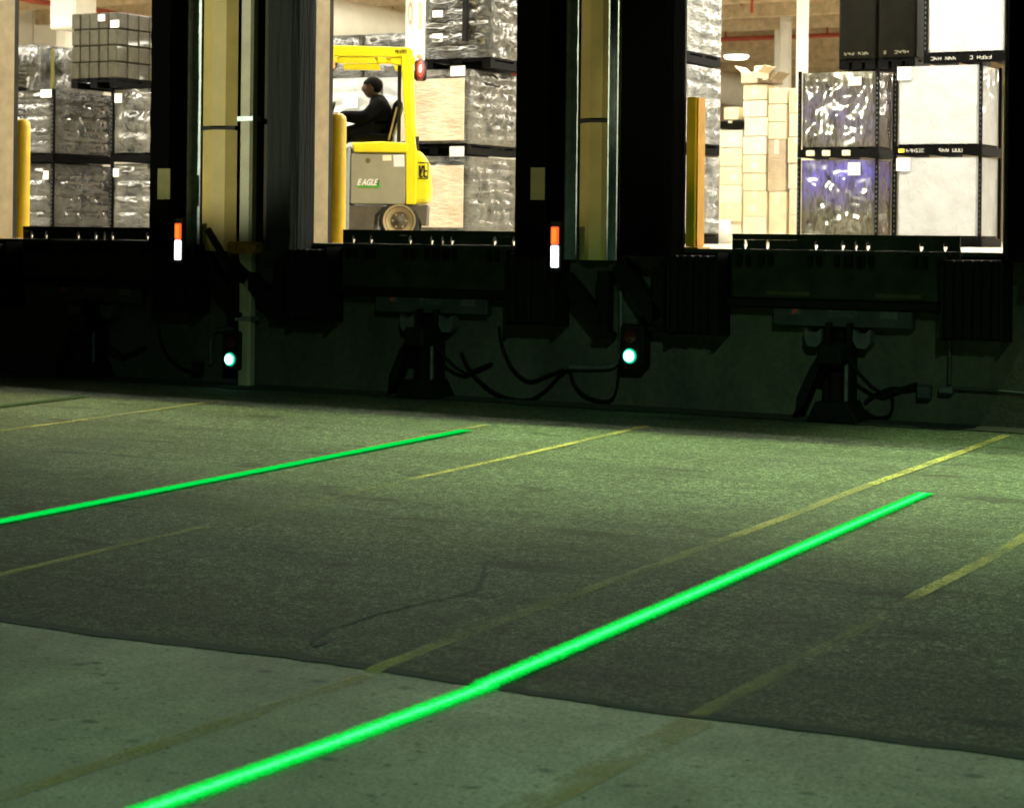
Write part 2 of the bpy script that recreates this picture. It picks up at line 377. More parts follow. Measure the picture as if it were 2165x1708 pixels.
def strip(name, x_, y0, y1, wd, mat, parent, dz=.004, uv=False, wob=.012, step=.12, seed=0):
    """a painted or projected line running out from the dock, following the yard surface"""
    def xf(y):
        if not isinstance(x_, list): return x_
        for (ya, xa), (yb, xb) in zip(x_[:-1], x_[1:]):
            if yb <= y <= ya: return xa + (xb - xa) * (y - ya) / (yb - ya)
        return x_[-1][1] if y < x_[-1][0] else x_[0][1]
    x = x_ if not isinstance(x_, list) else x_[1][1]
    vs = []; fs = []; N = max(2, int(abs(y1 - y0) / step)); ys = [y0 + (y1 - y0) * i / N for i in range(N + 1)]
    for yy in [edge_y(x) + .14 - .02 * q for q in range(15)]:
        if min(y0, y1) < yy < max(y0, y1): ys.append(yy)
    ys.sort(reverse=True)
    for y in ys:
        x = xf(y); o = wob * noise.noise(Vector((seed * 3.1, y * .7, 0)))
        vs += [(x + o - wd / 2, y, gzz(x, y) + dz), (x + o + wd / 2, y, gzz(x, y) + dz)]
    fs = [(2 * i, 2 * i + 1, 2 * i + 3, 2 * i + 2) for i in range(len(ys) - 1)]
    m = MB(); m.add(vs, fs, mat); o = m.obj(name, parent)
    if uv:
        L = o.data.uv_layers.new(name='UVMap')
        for p in o.data.polygons:
            for li in p.loop_indices: L.data[li].uv = (o.data.loops[li].vertex_index % 2, o.data.vertices[o.data.loops[li].vertex_index].co.y)
    return o
ke = YK - .03
for x, segs in {-9.73: [(-.9, -2.6, 'paint_worn'), (-2.6, -5, 'paint_good'), (-5, -8.2, 'paint_worn')],
                -7.04: [(-1.7, -5.2, 'paint_worn'), (-5.2, -8.2, 'paint_faint')],
                -6.03: [(-1.2, -4.3, 'paint_good'), (-4.3, -6.2, 'paint_faint'), (-6.2, -8.2, 'paint_worn')],
                -3.70: [(-.5, -3.2, 'paint_good'), (-3.2, -5.2, 'paint_worn'), (-5.2, -7.3, 'paint_faint'), (-7.3, -8.3, 'paint_worn')],
                -2.50: [(-1.0, -4.2, 'paint_good'), (-4.3, -6.2, 'paint_good'), (-6.2, -8.3, 'paint_faint')],
                .1: [(-.6, -8.2, 'paint_worn')]}.items():
    for i, (a, b, m) in enumerate(segs): strip('painted_line', x, a, b, .066, m, asphalt, .005, seed=x, wob=.03)
for x, m in ((-3.69, 'paint_tan'), (-2.48, 'paint_tan'), (-6.05, 'paint_tan'), (.12, 'paint_tan')):
    strip('painted_line', x, ke - .02, -13.5, (.075 if x < -3 else .125), m, concrete, .005, seed=x)
def laser_line(name, x, y0, y1, wd, mat, label):
    o = strip(name, x, y0, y1, wd, mat, None, .011, True, 0, .1); return tag(o, label, 'light line', 'green guide lines projected on the yard')
laser_line('green_light_line', [(-3.42, -3.33), (-8.30, -3.262), (-9.18, -3.264), (-9.98, -3.285), (-13, -3.39)], -3.40, -13.0, .125, 'laser_near', 'bright green light stripe bending where the asphalt meets the concrete')
laser_line('green_light_line', -6.985, -2.08, -9.6, .14, 'laser_far', 'flat green light stripe crossing the asphalt below the middle dock')
laser_line('green_light_line', -10.855, -1.5, -4.6, .09, 'laser_faint', 'faint dim green light stripe at the far end of the yard')
mb = MB(); vs = []; fs = []
xs = [-14 + .06 * i for i in range(300)]
for x in xs:
    e_ = edge_y(x); wv = max(.006, .045 + .06 * noise.noise(Vector((x * .55, 4, 4))) + .03 * noise.noise(Vector((x * 6, 1, 4))))
    vs += [(x, e_ - .01, gz(YK) - .0005), (x, e_ + wv, SA * (e_ + wv) + .003)]
mb.add(vs, [(2 * i, 2 * i + 1, 2 * i + 3, 2 * i + 2) for i in range(len(xs) - 1)], 'crack_dark'); mb.obj('tar_seam', asphalt)
# cracks in the asphalt, dirt along the wall that also darkens its shadow band
def crack(pts, wd):
    P = []
    for a, b in zip(pts[:-1], pts[1:]):
        for t in range(6): P.append((a[0] + (b[0] - a[0]) * t / 6, a[1] + (b[1] - a[1]) * t / 6))
    vs = []; fs = []
    for i, (px, py) in enumerate(P):
        d = ray(px, py); p = CAM + d * (-CAM.z / (d.z - SA * d.y) + SA * CAM.y * -1 / (d.z - SA * d.y) * -1)
        p = p + Vector((.03 * noise.noise(Vector((i * .9, 1, 0))), .05 * noise.noise(Vector((i * .8, 5, 0))), 0))
        wv = wd * (.5 + rnd.random())
        vs += [(p.x - wv / 2, p.y - wv / 2, gz(p.y) + .003), (p.x + wv / 2, p.y + wv / 2, gz(p.y) + .003)]
    fs = [(2 * i, 2 * i + 1, 2 * i + 3, 2 * i + 2) for i in range(len(P) - 1)]
    m = MB(); m.add(vs, fs, 'crack_dark'); m.obj('crack', asphalt)
crack([(945, 1166), (1040, 1168), (1130, 1160), (1235, 1148)], .018)
crack([(1200, 1168), (1110, 1178), (1045, 1186)], .013)
crack([(1060, 1172), (1030, 1190), (1022, 1215), (1010, 1250), (930, 1268), (800, 1298), (690, 1335), (650, 1365)], .015)
crack([(700, 1330), (672, 1338), (655, 1352), (668, 1366), (695, 1352)], .013)
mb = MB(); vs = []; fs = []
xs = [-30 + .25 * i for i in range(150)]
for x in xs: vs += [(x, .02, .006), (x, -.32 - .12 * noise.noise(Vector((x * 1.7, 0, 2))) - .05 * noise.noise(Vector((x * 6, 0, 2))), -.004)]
mb.add(vs, [(2 * i, 2 * i + 1, 2 * i + 3, 2 * i + 2) for i in range(len(xs) - 1)], 'dirt_and_shade'); structure(mb.obj('dirt_shade_strip'))  # dirt strip darkened to deepen the shadow band at the wall

# ------------------------------------------------------------------ the warehouse
B = empty('warehouse', (-8, 0, 0), 'warehouse with three open loading docks above a dark concrete foundation', 'building')
def bobj(mb, name, bevel=0, parent=None): 
    o = mb.obj(name, None, bevel); o.parent = parent or B
    o.matrix_parent_inverse = Matrix.Translation((8, 0, 0)) if not parent else Matrix()
    return o
DOORS = [(-13.28, -11.12), (-9.715, -7.52), (-6.43, -3.86)]
CX = [-12.02, -8.50, -5.01]                       # dock centre lines
TOP, HEAD, XL, XR = 7.6, 4.15, -30.0, 8.0
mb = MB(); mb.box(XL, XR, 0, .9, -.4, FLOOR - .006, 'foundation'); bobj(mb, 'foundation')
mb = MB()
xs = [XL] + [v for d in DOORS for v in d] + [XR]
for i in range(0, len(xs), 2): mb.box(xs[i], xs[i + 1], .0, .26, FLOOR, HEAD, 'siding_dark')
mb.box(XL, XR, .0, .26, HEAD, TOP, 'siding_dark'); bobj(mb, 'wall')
mb = MB()                                          # ribs of the dark metal siding
x = XL + .1
while x < XR:
    if not any(a - .05 < x < b + .05 for a, b in DOORS): mb.box(x, x + .06, -.03, .0, FLOOR + .02, HEAD, 'siding_dark')
    x += .24
bobj(mb, 'siding_rib')['kind'] = 'stuff'
for a, b in DOORS:                                 # lit jambs of the door openings
    mb = MB(); mb.box(a - .03, a + .003, -.004, .20, FLOOR, HEAD, 'reveal_tan'); bobj(mb, 'door_jamb')
    mb = MB(); mb.box(b - .003, b + .03, -.004, .30, FLOOR, HEAD, 'reveal_tan'); bobj(mb, 'door_jamb')
mb = MB(); mb.box(-16.5, -3.72, -.74, -.03, 4.55, 4.68, 'siding_dark'); bobj(mb, 'added_canopy')  # added unseen slab that casts the dark band along the wall foot
# tan folded corner panels between the docks, in two lengths with a dark seam
def fold(x0, xm, x1, z0, z1, zs):
    xa, xb = x0 + (xm - x0) * .55, xm + (x1 - xm) * .6
    for a, b in ((z0, zs - .018), (zs + .018, z1)):
        mb = MB(); pr = [(x0, -.035), (x0 + .02, -.06), (xm, -.135), (xb, -.10), (x1, -.035)]
        vs = [(x, y, z) for z in (a, b) for x, y in pr]; n = len(pr)
        mb.add(vs, [(i, i + 1, n + i + 1, n + i) for i in range(n - 1)] + [tuple(range(n - 1, -1, -1)), tuple(range(n, 2 * n))], 'panel_tan')
        o = bobj(mb, 'corner_panel')
    mb = MB(); mb.box(x0, x1, -.07, -.031, zs - .018, zs + .018, 'black_steel'); bobj(mb, 'panel_seam')
fold(-10.87, -10.70, -10.50, 1.14, 4.1, 2.2)
fold(-7.185, -7.05, -6.905, 1.12, 4.1, 2.2)
for x0, x1 in ((-10.985, -10.885), (-7.275, -7.20), (-6.905, -6.85)):
    mb = MB(); mb.box(x0, x1, -.050, -.031, 1.12, 4.1, 'galvanised'); mb.box(x0, x0 + .012, -.12, -.050, 1.12, 4.1, 'galvanised')
    o = bobj(mb, 'steel_edge_trim')
# inside
mb = MB(); mb.box(XL, XR, .9, 60, .9, FLOOR, 'floor_grey'); mb.box(XL, XR, .0, .9, FLOOR - .005, FLOOR, 'floor_grey'); structure(mb.obj('warehouse_floor'))
CEIL = 6.2
mb = MB(); mb.box(XL - 4, XR, .26, 52, CEIL, CEIL + .1, 'deck_brown'); bobj(mb, 'ceiling')
mb = MB()
y = 3.0
while y < 51: mb.box(XL - 2, XR, y, y + .10, CEIL - .38, CEIL - .003, 'joist_tan'); y += 2.4
bobj(mb, 'ceiling_joist')['kind'] = 'stuff'
mb = MB(); mb.box(XL - 2, XR, 50, 50.2, FLOOR, CEIL, 'back_wall'); bobj(mb, 'back_wall')
EX = -31.0
k = 0; y = .26
while y < 50:
    mb = MB(); mb.box(EX - .15, EX, y, min(50, y + 1.46), FLOOR, CEIL, 'wall_white'); bobj(mb, 'wall_panel'); y += 1.5
mb = MB(); mb.box(EX - .25, EX - .15, .26, 50, FLOOR, CEIL, 'siding_dark'); bobj(mb, 'end_wall')
mb = MB(); mb.box(XR, XR + .2, .0, 50, FLOOR, CEIL, 'wall_white'); bobj(mb, 'end_wall')
def column(px, y, wd, dp, zb=FLOOR, mat='white_paint', name='column'):
    X = X_at(px, y); mb = MB(); mb.cbox(X - wd / 2, X + wd / 2, y - dp / 2, y + dp / 2, zb, CEIL, mat, .015); return bobj(mb, name)
column(1657, 26, .20, .20); column(1641, 28, .14, .14); column(1692, 15, .15, .15)
column(134, 16, .26, .26); column(128, 17.5, .12, .12)
cm = column(876, 10.4, .17, .34); column(903, 10.9, .19, .3, mat='carton_brown')  # brown column is added to stand for the white column's shaded side
X = X_at(876, 10.4)
for x0, x1, za, zb, face in ((-.045, .045, 4.28, 4.62, 0),):
    mb = MB(); pz = [(math.cos(a) * .04, math.sin(a) * .17) for a in [2 * math.pi * i / 20 for i in range(20)]]
    vs = [(X + p * s_, 10.4 - .171, 4.42 + q * s_) for s_ in (1, .6) for p, q in pz]
    mb.add(vs, [(i, (i + 1) % 20, 20 + (i + 1) % 20, 20 + i) for i in range(20)], 'stencil_red'); bobj(mb, 'red_stencil')
    mb = MB(); mb.box(X + .0855, X + .088, 10.4 - .09, 10.4 + .02, 4.2, 4.6, 'stencil_red'); bobj(mb, 'red_stencil')
mb = MB(); mb.cbox(X_at(158, 14) - .3, X_at(158, 14) + .3, 13.6, 14.2, 4.9, 5.9, 'white_paint', .03)
tag(mb.obj('unit_heater'), 'boxy white heater hung on the column above the left dock stacks', 'heater')

def pipe(pts, r, label):
    mb = MB(); mb.tube(pts, r, 'pipe_red', 8)
    for p in pts[:-1]: pass
    return tag(mb.obj('sprinkler_pipe'), label, 'pipe', 'red sprinkler pipes under the roof')
pipe([(-28, 2, 5.86), (-28, 48, 5.86)], .055, 'red sprinkler pipe running along the white end wall')
pipe([(-27, 29, 5.85), (6, 29, 5.85)], .05, 'long straight red sprinkler pipe crossing behind the carton stack')
pipe([(X_at(1530, 29), 29, 5.8), (X_at(1530, 29), 29, 6.1), (X_at(1585, 22), 22, 6.1), (X_at(1585, 22), 22, 5.6)], .035, 'bent red sprinkler branch left of the white columns')
pipe([(X_at(1745, 29), 29, 5.85), (X_at(1745, 29), 29, 6.1), (X_at(1700, 22), 22, 6.12)], .035, 'bent red sprinkler branch right of the white columns')
mb = MB(); mb.tube([(-21.8, 14, 5.35), (-21.8, 40, 5.35)], .42, 'white_paint', 18); tag(mb.obj('air_duct'), 'fat white round air duct under the brown roof', 'duct')

# ceiling lights
L0 = empty('ceiling_light', (0, 0, CEIL - .42), 'white strip light hanging under the warehouse roof', 'ceiling light', 'strip lights under the warehouse roof')
mb = MB(); mb.box(-.75, .75, -.2, .2, .0, .10, 'white_paint'); mb.tube([(-.5, 0, .1), (-.5, 0, .42)], .008, 'black_steel', 5); mb.tube([(.5, 0, .1), (.5, 0, .42)], .008, 'black_steel', 5); mb.obj('housing', L0)
mb = MB(); mb.box(-.7, .7, -.17, .17, -.03, -.002, 'lamp_warm'); mb.obj('diffuser', L0)
first = True
for y in (3.6, 6.4, 11, 17, 24, 33, 42):
    for x in ([-27 + 1.7 * q_ for q_ in range(19)] if y < 7 else [-29.5 + 1.7 * q_ for q_ in range(20)]):
        d = Vector((x, y, CEIL - .42)) - CAM; zz = d.dot(FW); px = 1082.5 + FPX * d.dot(RT) / zz; py = PPY - FPX * d.dot(UP) / zz
        if py > -25 and any(a_ < px < b_ for a_, b_ in ((-160, 345), (620, 1140), (1390, 2190))): continue
        o = L0 if first else copy_tree(L0); first = False
        o.location = (x, y, CEIL - .42)
Lv = empty('round_lamp', at(1557, 120, 32), 'lit oval hanging lamp above the cream cartons', 'ceiling light')
mb = MB(); mb.lathe([(0, -.06), (.24, -.06), (.30, -.02), (.30, .02)], (0, 0, 0), 'z', 'lamp_visible', 24); mb.obj('diffuser', Lv)
mb = MB(); mb.lathe([(.30, .02), (.26, .10), (.08, .2), (0, .2)], (0, 0, 0), 'z', 'white_paint', 24); mb.tube([(0, 0, .2), (0, 0, 1.2)], .01, 'black_steel', 5); mb.obj('shade', Lv)
for px, py, lb in ((811, 88, 'left one of two small round lamps above the forklift roof'), (829, 88, 'right one of two small round lamps above the forklift roof')):
    e = empty('round_lamp', at(px, py, 20), lb, 'ceiling light', 'pair of small round lamps')
    mb = MB(); mb.lathe([(0, -.07), (.05, -.06), (.075, 0), (.05, .06), (0, .07)], (0, 0, 0), 'z', 'lamp_visible', 16); mb.obj('bulb', e)
    mb = MB(); mb.tube([(0, 0, .06), (0, 0, CEIL - e.location.z - .01)], .008, 'black_steel', 5); mb.obj('cord', e)
e = empty('round_lamp', at(1566, 96, 38), 'upper glowing lamp beyond the silver wrapped stack', 'ceiling light')
mb = MB(); mb.lathe([(0, -.06), (.24, -.06), (.30, -.02), (.30, .02)], (0, 0, 0), 'z', 'lamp_visible', 24); mb.obj('diffuser', e)
mb = MB(); mb.lathe([(.30, .02), (.26, .10), (.08, .2), (0, .2)], (0, 0, 0), 'z', 'white_paint', 24); mb.obj('shade', e)

# ------------------------------------------------------------------ dock equipment
def pad(x0, x1, label, stripe=None, y1=-.30, mat='pad_fabric'):
    e = empty('dock_pad', ((x0 + x1) / 2, -.05, 1.2), label, 'dock pad', 'black dock pads beside the openings')
    mb = MB(); z0, z1 = 1.16, 4.1; w_ = (x1 - x0) / 2
    pr = [(-w_, .02), (-w_, y1 + .05 + .07), (-w_ + .04, y1 + .05), (w_ - .04, y1 + .05), (w_, y1 + .05 + .07), (w_, .02)]
    N = 40; vs = []
    for i in range(N + 1):
        z = z0 + (z1 - z0) * i / N
        for k_, (px, py) in enumerate(pr):
            a = .006 * noise.noise(Vector((k_ * 2.1, z * 9, x0))); vs.append((px + (a if k_ in (1, 2, 3, 4) else 0), py + (a * 1.2 if k_ in (2, 3) else 0), z - 1.2))
    n = len(pr); fs = [(i * n + k_, i * n + k_ + 1, (i + 1) * n + k_ + 1, (i + 1) * n + k_) for i in range(N) for k_ in range(n - 1)]
    fs += [tuple(range(n)), tuple(range(N * n + n - 1, N * n - 1, -1))]
    mb.add(vs, fs, mat); mb.obj('foam_cover', e)
    mb = MB(); mb.box(-w_, w_, .022, .052, -.04, 2.9, 'black_steel'); mb.obj('backing_board', e)
    if stripe:
        a, b, za, zb = stripe; mb = MB(); mb.box(a - (x0 + x1) / 2, b - (x0 + x1) / 2, y1 + .05 - .012, y1 + .05 - .004, za - 1.2, zb - 1.2, 'stripe_yellow'); mb.obj('guide_stripe', e)
    return e
pad(-13.62, -13.30, 'black dock pad at the left edge of the left dock opening')
pad(-11.275, -10.99, 'black dock pad with dim yellow patch right of the left dock opening', (-11.14, -11.005, 1.58, 1.845))
pad(-10.03, -9.715, 'creased black dock pad with painted sheen beside the grey downspout', mat='pad_sheen')
pad(-7.65, -7.29, 'black dock pad with dim yellow patch right of the forklift opening', (-7.47, -7.345, 1.58, 1.83))
pad(-6.74, -6.30, 'wide black dock pad left of the orange guard post')
pad(-3.79, -3.42, 'black dock pad right of the white wrapped stacks')
# grey downspout
e = empty('downspout', (-10.33, -.10, 0), 'grey vertical downspout reaching the ground between the first two docks', 'downspout')
mb = MB(); mb.cbox(-.065, .065, -.05, .05, -.02, 5, 'spout_grey', .02); mb.obj('pipe', e)
for z in (.55, 2.25, 3.6):
    mb = MB(); mb.box(-.082, .082, -.056, .06, z, z + .04, 'galvanised'); mb.obj('strap', e)

def leveler(cx, idx, label):
    e = empty('dock_leveler', (cx, -.06, FLOOR), label, 'dock leveler', 'dock levelers at the three openings')
    hw = .865
    # lip plate with hinge slots near the top edge
    holes = [(-.76, .030), (-.585, .030), (-.205, .030), (0, .030), (.10, .020), (.19, .030), (.585, .030), (.76, .030)]
    z0, z1, za, zb = -.355, .115, .002, .072
    mb = MB()
    def slab(a, b, c_, d): mb.box(a, b, -.022, .0, c_, d, 'lip_steel')
    slab(-hw, hw, z0, za - .0005)
    slab(-hw, hw, zb + .0005, z1)
    xs = [-hw]
    for x, w_ in holes: xs += [x - w_ / 2, x + w_ / 2]
    xs.append(hw)
    for i in range(0, len(xs), 2): slab(xs[i], xs[i + 1], za, zb)
    mb.obj('lip_plate', e)
    mb = MB()                                        # round the slots off with small corner gussets
    for x, w_ in holes:
        h = w_ / 2
        for sx in (-1, 1):
            for zz, s_ in ((za, 1), (zb, -1)):
                mb.add([(x + sx * h, -.0225, zz), (x + sx * h * .25, -.0225, zz), (x + sx * h, -.0225, zz + s_ * .022)], [(0, 1, 2)], 'lip_steel')
    mb.obj('slot_corner', e)
    mb = MB(); mb.box(-hw, hw, .03, 1.9, -.06, -.005, 'lip_steel'); mb.box(-hw, hw, -.005, .03, -.05, -.02, 'black_steel'); mb.obj('deck', e)
    for x, w_ in holes:
        mb = MB(); mb.box(x - .05, x - .02, -.06, -.024, -.12, -.03, 'black_steel'); mb.box(x + .02, x + .05, -.06, -.024, -.12, -.03, 'black_steel'); mb.obj('hinge_lug', e)
    mb = MB(); mb.cbox(-hw - .04, hw + .04, -.06, .05, -.43, -.36, 'black_steel', .012); mb.obj('lip_keeper', e)
    if idx == 2:
        for x in (-.42, .42): mb = MB(); mb.box(x - .17, x + .17, -.028, -.024, -.335, -.305, 'caution_dim'); mb.obj('caution_mark', e)
    return e
leveler(CX[0], 0, 'dark steel dock leveler lip below the grey wrapped stacks')
leveler(CX[1], 1, 'dark steel dock leveler lip below the yellow forklift')
leveler(CX[2], 2, 'dark steel dock leveler lip below the white and violet stacks')
def bumper(x0, x1, z0, z1, label):
    e = empty('dock_bumper', ((x0 + x1) / 2, 0, z0), label, 'dock bumper', 'black rubber dock bumpers')
    h = z1 - z0; w_ = x1 - x0
    for i in range(6):
        mb = MB(); a = -w_ / 2 + w_ * i / 6; mb.cbox(a + .003, a + w_ / 6 - .003, -.25 + .01 * (i % 2), -.03, .02, h - .02, 'rubber', .01); mb.obj('rubber_slab', e)
    mb = MB(); mb.box(-w_ / 2 - .02, -w_ / 2, -.25, -.0, .0, h, 'black_steel'); mb.box(w_ / 2, w_ / 2 + .02, -.25, -.0, .0, h, 'black_steel'); mb.box(-w_ / 2 - .02, w_ / 2 + .02, -.03, -.002, 0, h, 'black_steel'); mb.obj('steel_angle', e)
for cx, nm in ((CX[0], 'left'), (CX[1], 'middle'), (CX[2], 'right')):
    what = {'left': 'leveler under the grey wrapped stacks', 'middle': 'leveler under the forklift', 'right': 'leveler under the white stacks'}[nm]
    bumper(cx - 1.30, cx - .93, .57, 1.19, 'black rubber bumper on the left side of the ' + what)
    bumper(cx + .80, cx + 1.20, .60, 1.19, 'black rubber bumper on the right side of the ' + what)

def strokes(mb, x0, x1, z0, z1, y, mat, n, seed):
    r = random.Random(seed); cw = (x1 - x0) / n
    for i in range(n):
        if i and r.random() < .15: continue
        a = x0 + i * cw + cw * .1; b = a + cw * .7; t = (z1 - z0) * .16
        for (p, q) in r.sample([((a, z0), (a, z1)), ((b, z0), (b, z1)), ((a, z1), (b, z1)), ((a, z0), (b, z0)), ((a, (z0 + z1) / 2), (b, (z0 + z1) / 2)), ((a, z1), (b, z0))], 3):
            mb.bar((p[0], y, p[1]), (q[0], y, q[1]), t, .0015, mat)
def restraint(cx, label, bright):
    e = empty('vehicle_restraint', (cx, -.0, 0), label, 'vehicle restraint', 'hook restraints under the dock levelers')
    mb = MB(); mb.cbox(-.53, .53, -.10, -.01, .665, .835, 'plate_blue', .008); mb.obj('header_plate', e)
    mb = MB(); strokes(mb, -.11, .13, .775, .812, -.1015, 'pale_steel', 8, 3); strokes(mb, -.10, .12, .735, .76, -.1015, 'pale_steel', 9, 4); mb.obj('print', e)['kind'] = 'stuff'
    mb = MB(); mb.box(.29, .42, -.1025, -.101, .735, .80, 'pale_steel'); mb.box(.29, .42, -.1025, -.101, .803, .815, 'print_red'); mb.obj('warning_label', e)
    mb = MB(); mb.box(-.39, -.31, -.1025, -.101, .75, .812, 'pale_steel'); mb.bar((-.375, -.104, .755), (-.325, -.104, .805), .02, .001, 'print_red'); mb.obj('round_label', e)
    for x0 in (-.10, .06):
        mb = MB(); mb.box(x0, x0 + .035, -.16, -.011, .0, .70, 'black_steel'); mb.obj('track_rail', e)
    mb = MB(); mb.box(-.06, .055, -.05, -.012, .0, .66, 'black_steel'); mb.obj('track_web', e)
    for x0 in (-.27, .10):
        mb = MB(); mb.prism([(x0, .655), (x0 + .04, .625), (x0 + .09, .625), (x0 + .13, .655), (x0 + .13, .56), (x0 + .10, .52), (x0 + .03, .52), (x0, .57)], -.13, -.02, 'pale_steel'); mb.obj('clamp_bracket', e)
    mb = MB(); mb.cbox(-.09, .09, -.36, -.165, .40, .56, 'black_steel', .02); mb.obj('carriage', e)
    mb = MB(); mb.prism([(-.06, .54), (.0, .52), (-.11, .33), (-.20, .12), (-.27, .04), (-.26, .16), (-.17, .36)], -.30, -.22, 'black_steel'); mb.obj('hook', e)
    mb = MB(); mb.tube([(.0, -.2, .40), (.0, -.2, .02)], .045, 'rubber', 12); mb.tube([(.07, -.18, .42), (.07, -.18, .05)], .018, 'pale_steel', 8); mb.obj('spring_strut', e)
    mb = MB(); mb.prism([(-.17, .0), (-.10, .14), (.12, .14), (.2, .0)], -.34, -.02, 'black_steel'); mb.obj('foot', e)
    mb = MB(); pts = [(.09, -.2, .45), (.16, -.16, .34), (.24, -.1, .24), (.32, -.06, .19), (.45, -.05, .24), (.55, -.04, .28)]; mb.tube(pts, .014, 'rubber', 8); mb.obj('hose', e)
restraint(CX[0], 'hook restraint and track below the left dock', 0)
restraint(CX[1], 'hook restraint and track below the middle dock under the forklift', 0)
restraint(CX[2], 'hook restraint with clearest sticker plate below the right dock', 1)

# steel braces under the wall panels between the docks
def brace(a, b, up, label):
    p, q = at(*a, -.10), at(*b, -.10); e = empty('steel_brace', p, label, 'brace', 'black slanting braces below the wall panels')
    mb = MB(); mb.bar((0, 0, 0), q - p, .13, .10, 'black_steel'); mb.obj('diagonal_bar', e)
    mb = MB(); d = q - p; mb.box(d.x - .03, d.x + .06, -.05, .06, d.z - .05, up, 'black_steel'); mb.obj('upright_bar', e)
    mb = MB(); mb.cbox(d.x - .07, d.x + .09, -.06, .07, d.z - .09, d.z - .04, 'black_steel', .01); mb.obj('end_plate', e)
brace((432, 552), (502, 650), -.02, 'black slanting brace under the tan panel by the left signal light')
brace((492, 552), (590, 652), -.05, 'black slanting brace crossing the grey downspout')
brace((1195, 588), (1275, 690), .06, 'black slanting brace under the tan panel left of the pale conduit')
brace((1312, 556), (1392, 676), -.02, 'black slanting brace above the right signal light')
e = empty('fallen_rod', at(455, 490, -.33), 'thin black rod leaning in front of the tan panel', 'rod')
mb = MB(); d = at(487, 562, -.30) - at(440, 484, -.36); mb.bar((-.06, -.03, .02), Vector((-.06, -.03, .02)) + d, .055, .03, 'black_steel'); mb.obj('rod', e)
p = at(518, 520, -.22); mb = MB(); mb.cbox(p.x - .15, p.x + .15, -.30, -.14, 1.125, 1.225, 'rust_orange', .025)
tag(mb.obj('rust_stained_block', None, 0), 'rusty orange block against the downspout at floor level', 'block')

def marker(x0, label):  # reflective tape; its glow is added, no lamp sits here
    e = empty('reflective_tape', (x0, -.325, 1.06), label, 'reflective tape', 'red and white reflective tapes on the dock pads')
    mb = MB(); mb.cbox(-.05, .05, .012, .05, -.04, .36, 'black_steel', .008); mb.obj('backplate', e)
    mb = MB(); mb.cbox(-.034, .034, -.012, .011, .175, .315, 'tape_red_glow', .008); mb.obj('red_face', e)
    mb = MB(); mb.cbox(-.018, .02, -.02, -.0125, .19, .30, 'tape_orange_glow', .003); mb.obj('glow_core', e)
    mb = MB(); mb.cbox(-.034, .034, -.012, .011, .0, .17, 'tape_white_glow', .008); mb.obj('white_tape', e)
marker(-10.90, 'red over white reflective tape right of the left dock opening')
marker(-7.245, 'red over white reflective tape right of the forklift opening')
marker(-3.585, 'red reflective tape at the right edge beside the last pad')

def signal(px, py, label, conduit):
    p = at(px, py, -.20); e = empty('signal_light', (p.x, -.02, p.z), label, 'signal light', 'green dock signal lights')
    mb = MB(); mb.cbox(-.085, .11, -.15, .0, -.09, .24, 'black_steel', .015); mb.obj('housing', e)
    for z, core, rim in ((0, 'signal_core', 'signal_rim'), (.145, None, None)):
        mb = MB(); mb.lathe([(0, -.175), (.034, -.172), (.045, -.168)] if core else [(0, -.165), (.05, -.155)], (0.0, 0, z), 'y', core or 'signal_off', 20)
        if core: mb.lathe([(.045, -.168), (.058, -.156)], (0, 0, z), 'y', rim, 20)
        mb.obj('green_lens' if core else 'red_face', e)
    return e
signal(482, 760, 'lit green signal light beside the grey downspout', True)
signal(1328, 753, 'lit green signal light on the foundation right of the pale conduit', True)

def cable(pts, r, mat, label, name='cable', Y=-.03):
    P = [at(x, y, Y) for x, y in pts]; C = []
    for i in range(len(P) - 1):                          # Catmull-Rom through the given points
        p0, p1, p2, p3 = P[max(i - 1, 0)], P[i], P[i + 1], P[min(i + 2, len(P) - 1)]
        for t in [k / 6 for k in range(6)]:
            C.append(.5 * ((2 * p1) + (p2 - p0) * t + (2 * p0 - 5 * p1 + 4 * p2 - p3) * t * t + (3 * p1 - p0 - 3 * p2 + p3) * t ** 3))
    C.append(P[-1]); mb = MB(); mb.tube(C, r, mat, 8); return tag(mb.obj(name), label, 'cable' if name == 'cable' else 'conduit')
cable([(1312, 615), (1313, 680), (1312, 745), (1303, 768), (1280, 777), (1205, 777)], .02, 'pale_steel', 'pale bent conduit running down to the left of the signal light', 'conduit')
cable([(975, 745), (1000, 790), (1050, 832), (1110, 846), (1150, 828), (1185, 792), (1205, 780)], .013, 'rubber', 'lowest black cable drooping from the middle restraint')
cable([(1055, 690), (1062, 730), (1085, 780), (1120, 806), (1155, 795), (1190, 782)], .012, 'rubber', 'black cable hanging in a loop above the lowest one')
cable([(1206, 782), (1215, 812), (1240, 838), (1285, 848), (1303, 825), (1309, 775)], .012, 'rubber', 'black cable looping under the right signal light')
cable([(335, 690), (345, 735), (375, 772), (412, 785), (430, 770)], .012, 'rubber', 'black cable drooping left of the left signal light')
cable([(446, 770), (446, 720), (455, 700), (475, 698)], .016, 'pale_steel', 'small bent conduit at the left signal light', 'conduit')
cable([(2008, 700), (2008, 760), (2007, 812)], .015, 'plate_blue', 'short vertical conduit above the pale socket', 'conduit')
cable([(2020, 822), (2100, 826), (2200, 836)], .012, 'plate_blue', 'level conduit leaving the pale socket to the right', 'conduit')
cable([(1830, 850), (1850, 835), (1885, 822), (1920, 824), (1946, 818)], .014, 'rubber', 'black cable between the right restraint and the grey junction box')
cable([(1830, 868), (1850, 882), (1880, 878), (1888, 850), (1882, 826)], .012, 'rubber', 'small black cable loop beside the right restraint')
